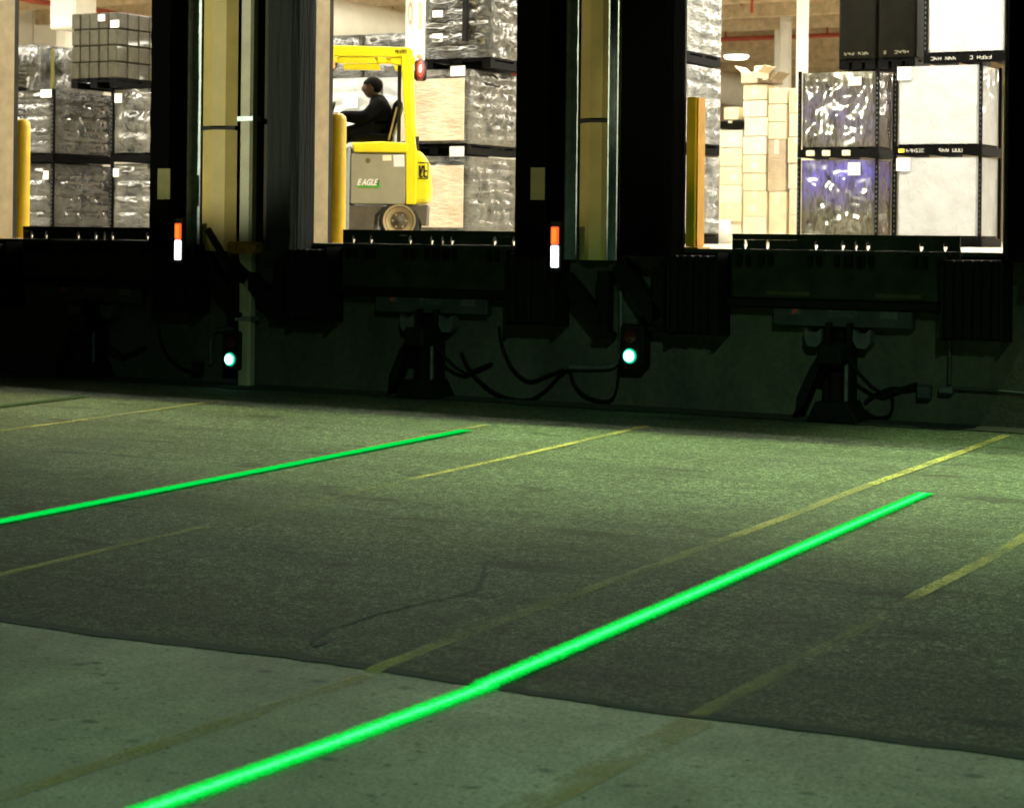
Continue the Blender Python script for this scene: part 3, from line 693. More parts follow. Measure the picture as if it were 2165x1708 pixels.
def wallbox(px, py, w_, h, mat, label, name):
    p = at(px, py, 0); e = empty(name, (p.x, 0, p.z), label, 'electrical box')
    mb = MB(); mb.cbox(-w_ / 2, w_ / 2, -.07, -.002, -h / 2, h / 2, mat, .008); mb.obj('body', e)
    mb = MB(); mb.cbox(-w_ / 2 + .008, w_ / 2 - .008, -.082, -.071, -h / 2 + .008, h / 2 - .008, mat, .004); mb.obj('cover', e)
wallbox(1958, 828, .10, .10, 'plate_blue', 'grey square junction box low on the foundation', 'junction_box')
wallbox(2004, 824, .10, .055, 'pale_steel', 'pale flat socket box right of the junction box', 'socket_box')
wallbox(1340, 682, .10, .08, 'foundation', 'round edged box above the right signal light', 'junction_box')
wallbox(424, 778, .09, .12, 'black_steel', 'dark box left of the left signal light', 'junction_box')

# bollards inside the openings
def bollard(px, ytop, Y, r, label):
    X = X_at(px, Y); zt = at(px, ytop, Y).z
    e = empty('bollard', (X, Y, FLOOR), label, 'bollard', 'yellow pipe bollards'); h = zt - FLOOR
    mb = MB(); mb.lathe([(r, .01), (r, h - .07), (r * .92, h - .03), (r * .6, h - .005), (0, h)], (0, 0, 0), 'z', 'bollard_yellow', 24); mb.obj('pipe', e)
    mb = MB(); mb.lathe([(0, .012), (r + .05, .012), (r + .05, 0)], (0, 0, 0), 'z', 'bollard_yellow', 20); mb.obj('base_flange', e)
bollard(45, 252, .50, .075, 'yellow pipe bollard in the left dock opening')
bollard(709, 240, .50, .088, 'yellow pipe bollard in front of the forklift')
p0 = X_at(1449, .02); zt = at(1460, 206, .05).z
e = empty('guard_post', (p0, .02, FLOOR), 'square orange guard post in the right dock opening', 'guard post')
wd = X_at(1470, .03) - p0
mb = MB(); mb.cbox(0, wd, 0, .17, .012, zt - FLOOR, 'bollard_yellow', .008); mb.obj('post', e)
mb = MB(); mb.box(wd + .001, wd + .012, .02, .15, .02, zt - FLOOR - .004, 'post_orange'); mb.obj('orange_face', e)
mb = MB(); mb.box(-.03, wd + .04, -.03, .2, 0, .011, 'post_orange'); mb.obj('base_plate', e)

# ------------------------------------------------------------------ cargo
def wrapped_mesh(mb, w_, d, h, rows, cols, bulge, rough, seed, mat, z0=0, res=.026, slant=0):
    faces = [((0, 0, 0), (1, 0, 0), (0, 0, 1), (0, -1, 0)), ((1, 0, 0), (0, 1, 0), (0, 0, 1), (1, 0, 0)), ((1, 1, 0), (-1, 0, 0), (0, 0, 1), (0, 1, 0)),
             ((0, 1, 0), (0, -1, 0), (0, 0, 1), (-1, 0, 0)), ((0, 0, 1), (1, 0, 0), (0, 1, 0), (0, 0, 1))]
    S = Vector((w_, d, h))
    for o, u, v, nn in faces:
        o, u, v, nn = Vector(o), Vector(u), Vector(v), Vector(nn)
        lu = abs(u.dot(S)); lv = abs(v.dot(S)); nu, nv = max(6, int(lu / res)), max(6, int(lv / res)); vs = []
        for j in range(nv + 1):
            for i in range(nu + 1):
                a, b = i / nu, j / nv; q = o + u * a + v * b
                p = Vector(((q.x - .5) * w_, (q.y - .5) * d, q.z * h + z0))
                ed = min(1, 6 * min(a, 1 - a)) * min(1, 6 * min(b, 1 - b))
                disp = rough * noise.noise(p * 3.3 + Vector((seed * 7.7, 0, 0))) + rough * .6 * noise.noise(p * 9 + Vector((0, seed * 3.3, 0)))
                if nn.z == 0 and slant:
                    ph = p.z * 21 + (p.x + p.y) * 4.5 + 2.2 * noise.noise(p * 2.1 + Vector((seed, 0, 0)))
                    disp += slant * (1 - abs(math.sin(ph))) ** 3 * (.4 + .8 * noise.noise(p * 3 + Vector((0, seed, 0))) ** 2 * 4)
                if nn.z == 0: disp += bulge * (abs(math.sin(math.pi * rows * b)) ** .7 - .5) * (abs(math.sin(math.pi * cols * a)) ** .35)
                rc = .025; cx_ = Vector((math.copysign(1, p.x) if abs(p.x) > w_ / 2 - 1e-4 else 0, math.copysign(1, p.y) if abs(p.y) > d / 2 - 1e-4 else 0, 0))
                if cx_.length > 1.1: p = p - cx_ * rc * .5
                vs.append(p + nn * disp * ed)
        fs = [(j * (nu + 1) + i, j * (nu + 1) + i + 1, (j + 1) * (nu + 1) + i + 1, (j + 1) * (nu + 1) + i) for j in range(nv) for i in range(nu)]
        mb.add(vs, fs, mat, True)
def pallet_parts(e, w_, d, mat):
    mb = MB()
    for k in range(5):
        a = -w_ / 2 + (w_ - .12) * k / 4; mb.box(a, a + .12, -d / 2, d / 2, .105, .125, mat)
    for y in (-d / 2, -.05, d / 2 - .1): mb.box(-w_ / 2, w_ / 2, y, y + .1, .085, .104, mat)
    mb.obj('deck_boards', e)
    for x in (-w_ / 2, -.06, w_ / 2 - .12):
        mb = MB(); mb.box(x, x + .12, -d / 2, d / 2, .0, .084, mat); mb.obj('runner', e)
def cargo(px0, px1, Y, tier, depth, mat, label, rows=4, cols=1, bulge=.012, rough=.012, pallet='pallet_black', labels=(), grid=None, h=.885, dx=0, posts=False, Xs=None, name='pallet_load', slant=0):
    """one loaded pallet; px0..px1 is its front face in the photo, tier its level in the stack"""
    x0, x1 = Xs if Xs else (X_at(px0, Y), X_at(px1, Y)); w_ = x1 - x0
    e = empty(name, ((x0 + x1) / 2 + dx, Y + depth / 2, FLOOR + tier * PITCH), label, 'pallet load')
    pallet_parts(e, w_ - .02, depth - .02, pallet)
    seed = hash(label) % 97 if False else sum(map(ord, label)) % 97
    if grid:
        nx, ny, nz, m2 = grid; g = .008
        core = MB(); core.box(-w_ / 2 + .03, w_ / 2 - .03, -depth / 2 + .03, depth / 2 - .03, .13, .13 + h - .03, 'crate_gap'); core.obj('load_core', e)
        me = None
        cw, cd_, ch = w_ / nx, depth / ny, h / nz
        for i in range(nx):
            for j in range(ny):
                if 0 < i < nx - 1 and 0 < j < ny - 1: continue
                for k in range(nz):
                    if me is None:
                        mb = MB(); mb.cbox(-cw / 2 + g, cw / 2 - g, -cd_ / 2 + g, cd_ / 2 - g, g * .5, ch - g, m2, .012); c = mb.obj('crate' if 'crate' in m2 else 'carton', e); me = c
                    else: c = me.copy(); COL.objects.link(c)
                    c.location = (-w_ / 2 + cw * (i + .5) + rnd.uniform(-.004, .004), -depth / 2 + cd_ * (j + .5) + rnd.uniform(-.006, .006), .13 + ch * k)
                    c.rotation_euler.z = rnd.uniform(-.015, .015)
    else:
        mb = MB(); wrapped_mesh(mb, w_, depth, h, rows, cols, bulge, rough, seed, mat, .128, slant=slant); mb.obj('wrapped_goods', e)
    for (lx, lz, lw, lh, *sd) in labels:
        mb = MB()
        if sd: mb.box(w_ / 2 + .016, w_ / 2 + .019, -depth / 2 + lx, -depth / 2 + lx + lw, .13 + lz, .13 + lz + lh, 'label_white')
        else: mb.box(-w_ / 2 + lx, -w_ / 2 + lx + lw, -depth / 2 - .024, -depth / 2 - .021, .13 + lz, .13 + lz + lh, 'label_white')
        mb.obj('paper_label', e)
    if posts:
        for sx in (-1, 1):
            for sy in (-1, 1):
                mb = MB(); X = sx * (w_ / 2 + .022); Yp = sy * (depth / 2 + .0)
                mb.box(X - .018, X + .018, Yp - .018, Yp + .018, 0, PITCH - .006, 'pallet_black'); mb.obj('corner_post', e)
                if sy < 0:
                    mb = MB()
                    for q in range(14): mb.box(X - .006, X + .006, Yp - .0205, Yp - .0188, .16 + q * .058, .185 + q * .058, 'pale_steel')
                    mb.obj('post_slots', e)
        mb = MB(); mb.box(-w_ / 2 - .04, w_ / 2 + .04, -depth / 2 - .02, -depth / 2 + .03, .0, .10, 'pallet_black'); mb.box(w_ / 2 + .004, w_ / 2 + .04, -depth / 2 + .03, depth / 2, .0, .10, 'pallet_black'); mb.obj('base_rail', e)
    return e
def front_print(e, w_, d, items):
    for a, b, z, mat, n, sd in items:
        mb = MB(); strokes(mb, a, b, z, z + .035, -d / 2 - .0215, mat, n, sd); mb.obj('print', e)['kind'] = 'stuff'
# right dock: white wrapped racks
YW = 8.3; D = .80
wW = X_at(2067, YW) - X_at(1895, YW)
lab = [(.0, .73, .16, .15)]
e = cargo(1895, 2067, YW, 0, D, 'film_white', 'bottom white wrapped load in the rack stack of the right dock', 1, 1, .0, .006, 'pallet_black', lab, posts=True)
e = cargo(1895, 2067, YW, 1, D, 'film_white', 'second white wrapped load, above the bottom one, with stickered black rail', 1, 1, .0, .006, 'pallet_black', lab, posts=True)
mb = MB(); mb.box(-.45, -.38, -D / 2 - .0225, -D / 2 - .0205, .03, .075, 'print_yellow'); mb.obj('print', e)['kind'] = 'stuff'
front_print(e, wW, D, [(-.36, -.14, .035, 'print_white', 6, 2), (.02, .30, .035, 'print_white', 7, 5)])
e = cargo(1957, 2120, YW, 2, D, 'film_white', 'topmost white wrapped load, shifted over beside the dark boxes', 1, 1, .0, .010, 'pallet_black', posts=True)
front_print(e, wW, D, [(-.40, -.1, .035, 'print_white', 7, 7), (.05, .35, .035, 'print_white', 7, 8)])
YP = 8.75; DP = .62
e = cargo(1692, 1849, YP, 0, DP, 'film_violet', 'bottom shiny wrapped load tinted violet blue near its top', 1, 1, .0, .012, 'pallet_black', [(.60, .70, .15, .15)], posts=True)
e = cargo(1692, 1849, YP, 1, DP, 'film_violet_pale', 'upper shiny wrapped load with violet sheen beside the white racks', 1, 1, .0, .012, 'pallet_black', [(.60, .72, .15, .10)], posts=True)
mb = MB()
for x in (-.33, -.13, .12): mb.cbox(x - .05, x + .05, -DP / 2 - .06, -DP / 2 - .025, .02, .085, 'carton_cream', .008)
mb.obj('corner_block', e)
e1 = cargo(1768, 1846, YP, 2, .6, 'carton_dark', 'left of two dark brown cartons on top of the violet load', 1, 1, 0, .002, 'pallet_black', h=.95, Xs=(X_at(1768, YP), X_at(1847, YP)), name='dark_carton_load')
e2 = cargo(1851, 1932, YP, 2, .6, 'carton_dark', 'right of two dark brown cartons beside the topmost white load', 1, 1, 0, .002, 'pallet_black', h=.95, name='dark_carton_load')
for q, sd in ((e1, 11), (e2, 12)):
    mb = MB(); strokes(mb, -.15, .16, .17, .20, -.33, 'spout_grey', 7, sd); mb.obj('print', q)['kind'] = 'stuff'
# silver stack at the left of the right dock
YS, DS = 7.0, 1.0
xr = X_at(1522, YS + DS)
for t_, lb in enumerate(('bottom silver wrapped load behind the orange guard post', 'middle silver wrapped load above the orange guard post', 'top silver wrapped load left of the hanging lamp')):
    cargo(0, 0, YS, t_, DS, 'film_bluegrey' , lb, 5, 1, .035, .03, 'pallet_black', Xs=(xr - 1.0, xr), slant=.02)
# cream cartons
def carton(px0, px1, py0, py1, Y, d, mat, label, flaps=False, name='carton'):
    a, b = at(px0, py1, Y), at(px1, py0, Y); w_, h = b.x - a.x - .006, b.z - a.z - .004
    e = empty(name, ((a.x + b.x) / 2, Y + d / 2, a.z), label, 'carton', 'cream cartons stacked in the right dock')
    mb = MB(); mb.cbox(-w_ / 2, w_ / 2, -d / 2, d / 2, 0, h, mat, .006); mb.obj('box', e)
    mb = MB(); mb.box(-.03, .03, -d / 2 - .0015, d / 2 + .0015, h + .0005, h + .002, 'carton_pale'); mb.box(-.03, .03, -d / 2 - .003, -d / 2 - .0012, h * .72, h, 'carton_pale'); mb.obj('tape', e)
    if flaps:
        mb = MB()
        for s_ in (-1, 1): mb.bar((s_ * w_ / 2, 0, h), (s_ * (w_ / 2 + .10), 0, h + .09), .006, d * .95, mat)
        mb.bar((0, d / 2, h), (0, d / 2 + .05, h + .12), w_ * .95, .006, mat); mb.obj('open_flap', e)
    return e
YC = 10.6
zf = at(1600, 500, YC); row = [512]
pos = ['bottom', 'second', 'third', 'fourth', 'fifth', 'sixth', 'seventh', 'eighth', 'ninth']
cols_ = [(1516, 1569, [513, 468, 430, 392, 352, 312, 274], 'left'), (1570, 1622, [513, 458, 404, 366, 327, 288, 248, 212, 178], 'second from left'),
         (1623, 1664, [513, 405, 295, 258, 220, 186], 'third from left'), (1665, 1700, [513, 455, 400, 345, 290, 240, 186], 'right')]
for ci, (a, b, ys, nm) in enumerate(cols_):
    for k in range(len(ys) - 1):
        j = rnd.uniform(-2, 2); m = rnd.choice(['carton_cream', 'carton_pale', 'carton_pale'])
        lb = f'cream carton, {pos[k]} up in the {nm} column of the carton stack'
        if ci == 2 and k == 1: m, lb = 'film_cream', 'tall pinkish wrapped carton in the carton stack'
        e = carton(a + j + 1, b + j - 1, ys[k + 1], ys[k], YC + rnd.uniform(0, .06) + .02 * ci, .42, m, lb)
        if rnd.random() < .55 or ci == 3:
            w2 = (X_at(b, YC) - X_at(a, YC)) / 2
            mb = MB(); xo = rnd.uniform(-w2 * .4, w2 * .3); mb.box(xo, xo + .1, -.2135, -.2115, .06, .14, 'label_white'); mb.obj('paper_label', e)
carton(1530, 1562, 226, 254, YC + .05, .4, 'carton_cream', 'lone carton above the dark tray at the left of the carton stack')
carton(1520, 1568, 255, 272, YC + .0, .4, 'carton_dark', 'flat dark tray between cartons of the left column', name='tray')
carton(1566, 1600, 152, 176, YC, .42, 'carton_cream', 'open carton with raised flaps on top of the stack', True)
carton(1602, 1632, 166, 176, YC + .0, .4, 'carton_brown', 'low brown carton on top of the third column', True)
p = at(1529, 497, 9.6); e = empty('paper_roll', (p.x, 9.6, FLOOR), 'white upright roll on the floor left of the cartons', 'roll')
mb = MB(); mb.lathe([(.03, .30), (.09, .30), (.09, .0), (.0, .0)], (0, 0, 0), 'z', 'label_white', 20); mb.obj('roll', e)
mb = MB(); mb.lathe([(.028, .302), (.03, .02)], (0, 0, 0), 'z', 'carton_brown', 16); mb.obj('core', e)

# middle dock: tall loads right of the forklift
YM, DM = 6.7, 1.25
xf = X_at(986, YM)
cargo(0, 0, YM, 0, DM, 'film_silver', 'bottom wrapped load right of the forklift with cream front', 7, 1, .04, .04, slant=.03, Xs=(xf - .95, xf))
cargo(0, 0, YM, 1, DM, 'film_silver', 'second wrapped load right of the forklift, labelled near its foot', 7, 1, .04, .04, slant=.03, Xs=(xf - .95, xf), labels=[(.72, .80, .2, .12), (.72, -.16, .2, .12)])
cargo(0, 0, YM + .2, 2, DM, 'film_dark', 'top dark wrapped load with black strap above the cream fronted ones', 6, 1, .035, .04, slant=.03, Xs=(xf - .75, xf + .2), labels=[(.14, .2, .14, .1), (.14, .5, .14, .08)])
for t_ in (0, 1):
    o = [q for q in bpy.data.objects if q.get('label', '').startswith(('bottom wrapped load right', 'second wrapped load right')[t_])][0]
    mb = MB(); mb.cbox(-.44, .465, -DM / 2 - .072, -DM / 2 - .058, .16, .90, 'film_cream', .004); mb.obj('cream_sheet', o)
mb = MB(); xs_ = X_at(1055, YM + 1.0); mb.box(xs_ - .03, xs_ + .03, YM + .1, YM + .16, 3.62, 5.4, 'black_steel'); tag(mb.obj('hanging_strap'), 'black strap hanging down over the top dark load', 'strap')
YB = 7.4
cargo(0, 0, YB, 0, 1.1, 'film_white', 'lower pale load behind the forklift driver', 5, 3, .02, .02, Xs=(X_at(690, YB), X_at(790, YB)))
cargo(0, 0, YB, 1, 1.1, 'film_white', 'upper pale load behind the forklift driver, white sheet on top', 5, 3, .02, .02, Xs=(X_at(690, YB), X_at(790, YB)), labels=[(.25, .25, .22, .18), (.25, .5, .22, .18)])
cargo(0, 0, YB + .1, 0, 1.1, 'film_white', 'lower pale load behind the forklift seat', 5, 3, .02, .02, Xs=(X_at(795, YB), X_at(880, YB)))
cargo(0, 0, YB + .1, 1, 1.1, 'film_white', 'upper pale load behind the forklift rear post', 4, 2, .02, .03, Xs=(X_at(795, YB), X_at(880, YB)))
YD = 11.6
for t_ in range(3):
    for i, (a, b, lb) in enumerate(((640, 760, 'left'), (765, 872, 'right'))):
        cargo(a, b, YD, t_, 1.1, 'film_dark', f'{("bottom", "middle", "top")[t_]} dark load of the {lb} stack far behind the forklift', 4, 1, .012, .02)

# left dock: grey and olive stacks
YL = 7.7; DL = 1.2
x1 = X_at(108, YL)
cargo(0, 0, YL, 0, DL + .08, 'film_grey', 'bottom grey wrapped load behind the left bollard', 4, 2, .065, .03, posts=True, Xs=(x1 - 1.0, x1), labels=[(.86, .66, .1, .12), (.05, .05, .0, .0)][:1])
cargo(0, 0, YL, 1, DL + .08, 'film_grey', 'second grey wrapped load behind the left bollard', 5, 2, .06, .03, posts=True, Xs=(x1 - 1.0, x1), labels=[(.90, .76, .15, .1, 1)][:0] + [(.80, .78, .2, .11)])
cargo(0, 0, YL, 2, DL, 'film_grey', 'olive crate load in front of the grey roll stacks', grid=(5, 4, 5, 'crate_olive'), Xs=(X_at(20, YL + 1.0), X_at(36, YL + 1.0)), h=.3)
x2 = X_at(238, YL + .3)
cargo(0, 0, YL + .3, 0, DL, 'film_silver', 'bottom shiny load next to the left dock pad', 4, 2, .07, .03, posts=True, Xs=(x2, x2 + 1.0), labels=[(.02, .70, .1, .12)])
cargo(0, 0, YL + .3, 1, DL, 'film_silver', 'second shiny load next to the left dock pad', 3, 1, .08, .06, posts=True, Xs=(x2, x2 + 1.0), labels=[(.03, .70, .13, .13)])
x3 = X_at(145, YL + .15); x4 = X_at(243, YL + .15)
cargo(0, 0, YL + .15, 2, DL, 'film_tan', 'top olive crate load with white tags in the left dock', grid=(5, 5, 4, 'crate_olive'), Xs=(x3, x4), labels=[(.52, .80, .12, .09), (x4 - x3 - .10, .70, .15, .10)], h=.93)
YG = 11.0
for t_ in range(3):
    cargo(22, 78, YG, t_, 1.0, 'film_grey', f'{("bottom", "middle", "top")[t_]} grey roll load far back in the left dock', 2, 3, .05, .02, h=.9)
    cargo(82, 132, YG + .2, t_, 1.0, 'film_grey', f'{("bottom", "middle", "top")[t_]} grey load with yellow strap far back in the left dock', 2, 2, .05, .02, h=.85)
    mb = MB(); mb.box(.02, .09, -.56, -.555, .15, .95, 'stripe_yellow'); o = [q for q in bpy.data.objects if q.get('label', '') == f'{("bottom", "middle", "top")[t_]} grey load with yellow strap far back in the left dock'][0]; mb.obj('yellow_strap', o)

# ------------------------------------------------------------------ forklift and its driver
FK_POS = at(912, 480, 4.96); HEAD_ANG = math.pi + R(30)
F = empty('forklift', (FK_POS.x, 4.96, FLOOR), 'yellow sit down forklift with grey battery panel behind the yellow bollard', 'forklift', rz=HEAD_ANG)
# local: +x forward, +y left (towards the dock doors), z up from the floor
HW = .48
mb = MB(); mb.prism([(.02, .42), (.0, .55), (.03, .86), (.10, .97), (.22, .99), (.22, .40)], -HW, HW, 'lift_yellow'); mb.obj('counterweight', F, .05)
mb = MB(); mb.prism([(.04, .17), (.03, .40), (.22, .385), (.56, .385), (1.55, .385), (1.60, .12), (.62, .12), (.60, .28), (.52, .40 - .04), (.33, .375), (.16, .32), (.09, .17)], -HW + .01, HW - .01, 'lift_brown'); mb.obj('chassis', F, .012)
mb = MB(); mb.box(.275, .865, -HW, HW, .40, .94, 'lift_grey'); mb.obj('battery_panel', F, .012)
mb = MB(); mb.prism([(.24, .955), (.24, 1.06), (.55, 1.075), (.86, 1.055), (.83, .955)], -HW - .012, HW + .012, 'lift_yellow'); mb.obj('battery_hood', F, .02)
mb = MB(); mb.prism([(.88, .10), (.95, .10), (.93, .70), (.90, 1.02), (.87, 1.02)], -HW + .02, HW + .004, 'cowl_blue'); mb.obj('step_panel', F, .008)
mb = MB(); mb.box(.87, 1.5, -HW + .01, HW - .02, .385, .42, 'lift_dark'); mb.prism([(1.36, .42), (1.33, .95), (1.42, 1.18), (1.56, 1.18), (1.56, .42)], -HW + .02, HW - .02, 'lift_dark'); mb.obj('cowl', F, .015)
for sy in (-1, 1):
    y = sy * (HW - .045)
    mb = MB(); mb.prism([(.155, .40), (.265, .40), (.275, .98), (.285, 1.2), (.335, 2.02), (.235, 2.02), (.20, 1.3), (.155, .98)], y - .04, y + .05 if sy > 0 else y + .04, 'lift_yellow'); mb.obj('rear_post', F, .012)
    mb = MB(); mb.bar((1.10, y, 2.0), (1.52, y, 1.1), .05, .05, 'lift_brown'); mb.obj('front_post', F, .008)
    mb = MB(); mb.prism([(.21, 1.985), (.21, 2.06), (.25, 2.09), (1.06, 2.105), (1.12, 2.08), (1.14, 2.03), (1.10, 1.985)], y - .045, y + .045, 'lift_yellow'); mb.obj('guard_rail', F, .012)
    mb = MB(); mb.prism([(.60, 1.915), (.62, 1.984), (1.02, 1.984), (1.02, 1.915)], y - .035, y + .035, 'lift_yellow'); mb.obj('guard_bracket', F, .008)
    mb = MB(); mb.prism([(.33, 1.90), (.33, 1.984), (.46, 1.984), (.43, 1.91)], y - .035, y + .035, 'lift_yellow'); mb.obj('guard_bracket', F, .008)
for k in range(6):
    x = .36 + k * .13; mb = MB(); mb.box(x, x + .035, -HW + .09, HW - .09, 2.03, 2.075, 'lift_yellow'); mb.obj('guard_bar', F)
for x, y, r in ((.335, HW - .09, .222), (.335, -HW + .09, .222), (1.55, HW - .1, .29), (1.55, -HW + .1, .29)):
    s_ = 1 if y > 0 else -1
    mb = MB(); mb.lathe([(r * .66, s_ * .07), (r * .93, s_ * .08), (r, s_ * .05), (r, -s_ * .07), (r * .6, -s_ * .08)], (x, y, r), 'y', 'tyre_rubber', 32); ty = mb.obj('wheel', F)
    mb = MB(); mb.lathe([(r * .80, s_ * .0835), (r * .72, s_ * .082), (r * .66, s_ * .06), (r * .50, s_ * .035), (r * .44, s_ * .04)], (x, y, r), 'y', 'rim_tan', 32); mb.obj('rim', ty)
    mb = MB(); mb.lathe([(r * .44, s_ * .04), (r * .2, s_ * .055), (r * .12, s_ * .075), (0, s_ * .08)], (x, y, r), 'y', 'lift_brown', 24)
    for k in range(6):
        an = math.pi * 2 * k / 6; mb.box(x + math.cos(an) * r * .33 - .01, x + math.cos(an) * r * .33 + .01, y + s_ * .04, y + s_ * .064, r + math.sin(an) * r * .33 - .01, r + math.sin(an) * r * .33 + .01, 'rim_tan')
    mb.obj('hub', ty)
for y in (-.27, .27):
    mb = MB(); mb.cbox(1.72, 1.84, y - .04, y + .04, .06, 2.15, 'lift_dark', .01); mb.obj('mast_rail', F)
    mb = MB(); mb.prism([(1.86, .04), (1.86, .6), (1.90, .6), (1.91, .09), (2.9, .06), (2.9, .045)], y * .8 - .05, y * .8 + .05, 'lift_dark'); mb.obj('fork', F)
mb = MB(); mb.box(1.74, 1.82, -.23, .23, 1.95, 2.05, 'lift_dark'); mb.box(1.845, 1.86, -.45, .45, .25, .62, 'lift_dark'); mb.obj('carriage', F)
mb = MB(); mb.prism([(.43, 1.08), (.42, 1.17), (.86, 1.19), (.90, 1.14), (.88, 1.08)], -.22, .22, 'seat_vinyl'); mb.obj('seat_cushion', F, .03)
mb = MB(); mb.prism([(.43, 1.15), (.50, 1.14), (.43, 1.50), (.38, 1.56), (.33, 1.54), (.33, 1.46)], -.21, .21, 'seat_vinyl'); mb.obj('seat_back', F, .03)
mb = MB(); mb.bar((.36, .225, 1.08), (.36, .225, 1.95), .04, .03, 'lift_dark'); mb.obj('seat_guard_post', F)
mb = MB(); mb.bar((.47, .235, 1.10), (.385, .235, 1.46), .018, .018, 'rim_tan'); mb.obj('seat_bar', F)
mb = MB(); mb.tube([(.18, .30, .98), (.18, .30, 1.14)], .045, 'lift_dark', 14); mb.obj('charge_cap', F)
mb = MB(); rw = .17; c0 = Vector((1.14, 0, 1.36)); ring = []
for k in range(25):
    a = 2 * math.pi * k / 24; ring.append(c0 + Vector((-.32 * math.sin(a), 0, .94 * math.sin(a))) * rw + Vector((0, math.cos(a) * rw, 0)))
mb.tube(ring, .014, 'lift_dark', 8, False); mb.tube([c0, (1.36, 0, 1.1)], .025, 'lift_dark', 8); mb.bar(c0 - Vector((0, rw, 0)), c0 + Vector((0, rw, 0)), .02, .015, 'lift_dark'); mb.obj('steering_wheel', F)
# lamps on the guard
mb = MB(); mb.cbox(.06, .19, HW - .16, HW - .02, 1.74, 1.96, 'lift_dark', .02); mb.obj('lamp_bracket', F)
for r_, m_, nm_, y_ in ((.105, 'tail_dim', 'lamp_rim', -.03), (.075, 'tail_red', 'lamp_lens', -.008), (.040, 'tail_white', 'lamp_core', .012)):
    mb = MB(); mb.lathe([(r_, 0), (r_ * .96, .02), (r_ * .7, .038), (0, .045)], (0, 0, 0), 'y', m_, 22); o = mb.obj(nm_, F); o.location = (.125, HW + y_, 1.86); o.scale = (.50, 1, 1.2)
mb = MB(); mb.lathe([(0, .05), (.03, .04), (.035, 0), (0, 0)], (.14, HW - .10, 1.985), 'z', 'tail_amber', 14); mb.obj('beacon', F)
mb = MB(); mb.cbox(1.05, 1.09, HW - .06, HW - .01, 1.86, 1.96, 'tail_amber', .01); mb.obj('front_light', F)
# badges and stickers on the battery panel
yb = HW + .0015
mb = MB(); mb.prism([(.56, .575), (.80, .575), (.79, .60), (.555, .60)], yb, yb + .002, 'badge_green'); mb.prism([(.555, .601), (.60, .601), (.58, .66), (.55, .66)], yb, yb + .002, 'badge_dark'); mb.prism([(.54, .58), (.56, .574), (.56, .64), (.545, .63)], yb + .0005, yb + .0025, 'badge_green'); mb.obj('badge', F)
tx = bpy.data.curves.new('badge_letters', 'FONT'); tx.body = 'E AGLE'; tx.size = .092; tx.shear = .4; tx.extrude = .001; tx.offset = .0035; tx.materials.append(MATS['label_white'])
t0 = bpy.data.objects.new('badge_curve', tx); COL.objects.link(t0); bpy.context.view_layer.update()
me_ = bpy.data.meshes.new_from_object(t0); bpy.data.objects.remove(t0)
to = bpy.data.objects.new('badge_letters', me_); COL.objects.link(to); to.parent = F
to.location = (.795, yb + .003, .602); to.rotation_euler = (R(90), 0, R(180)); to.scale = (.72, 1, 1)
mb = MB(); mb.prism([(.285, .805), (.40, .80), (.41, .93), (.29, .935)], yb, yb + .002, 'label_white'); mb.obj('sticker', F)
mb = MB(); mb.prism([(.425, .87), (.52, .865), (.525, .925), (.43, .93)], yb, yb + .002, 'carton_cream'); mb.obj('sticker', F)
mb = MB(); mb.lathe([(.03, 0), (0, .002)], (.68, yb, .865), 'y', 'stripe_yellow', 8); mb.obj('sticker', F)
mb = MB(); strokes(mb, .035, .13, .70, .82, HW + .004, 'lift_dark', 2, 21); mb.bar((.03, HW + .003, .68), (.03, HW + .003, .85), .012, .002, 'lift_dark'); mb.bar((.03, HW + .003, .85), (.14, HW + .003, .85), .012, .002, 'lift_dark'); mb.bar((.03, HW + .003, .68), (.14, HW + .003, .68), .012, .002, 'lift_dark'); mb.obj('logo_plate', F)
mb = MB(); strokes(mb, .27, .40, 2.03, 2.065, HW + .003, 'lift_dark', 6, 9); mb.obj('guard_lettering', F)

# driver: one continuous skinned body in a dark jacket and cap, seated, arms to the wheel
Pn = empty('person', (FK_POS.x, 4.96, FLOOR), 'forklift driver with dark hair in a dark jacket reaching for the wheel', 'person', rz=HEAD_ANG)
def skin(name, joints, bones, mats, parent, sub=2):
    names = list(joints); me = bpy.data.meshes.new(name)
    me.from_pydata([joints[k][0] for k in names], [(names.index(a), names.index(b)) for a, b in bones], [])
    o = bpy.data.objects.new(name, me); COL.objects.link(o); o.parent = parent
    o.modifiers.new('skin', 'SKIN').use_smooth_shade = True
    if not me.skin_vertices: raise RuntimeError('no skin layer')
    for i, k in enumerate(names):
        r = joints[k][1]; sv = me.skin_vertices[0].data[i]; sv.radius = r if isinstance(r, tuple) else (r, r); sv.use_root = (i == 0)
    md = o.modifiers.new('sub', 'SUBSURF'); md.levels = md.render_levels = sub
    me.materials.append(MATS[mats]); return o
J = {'pelvis': ((.57, 0, 1.20), (.18, .17)), 'waist': ((.56, 0, 1.31), (.185, .17)), 'chest': ((.575, 0, 1.43), (.20, .18)), 'collar': ((.61, 0, 1.55), (.13, .12)), 'neck': ((.645, 0, 1.605), .056)}
Bn = [('pelvis', 'waist'), ('waist', 'chest'), ('chest', 'collar'), ('collar', 'neck')]
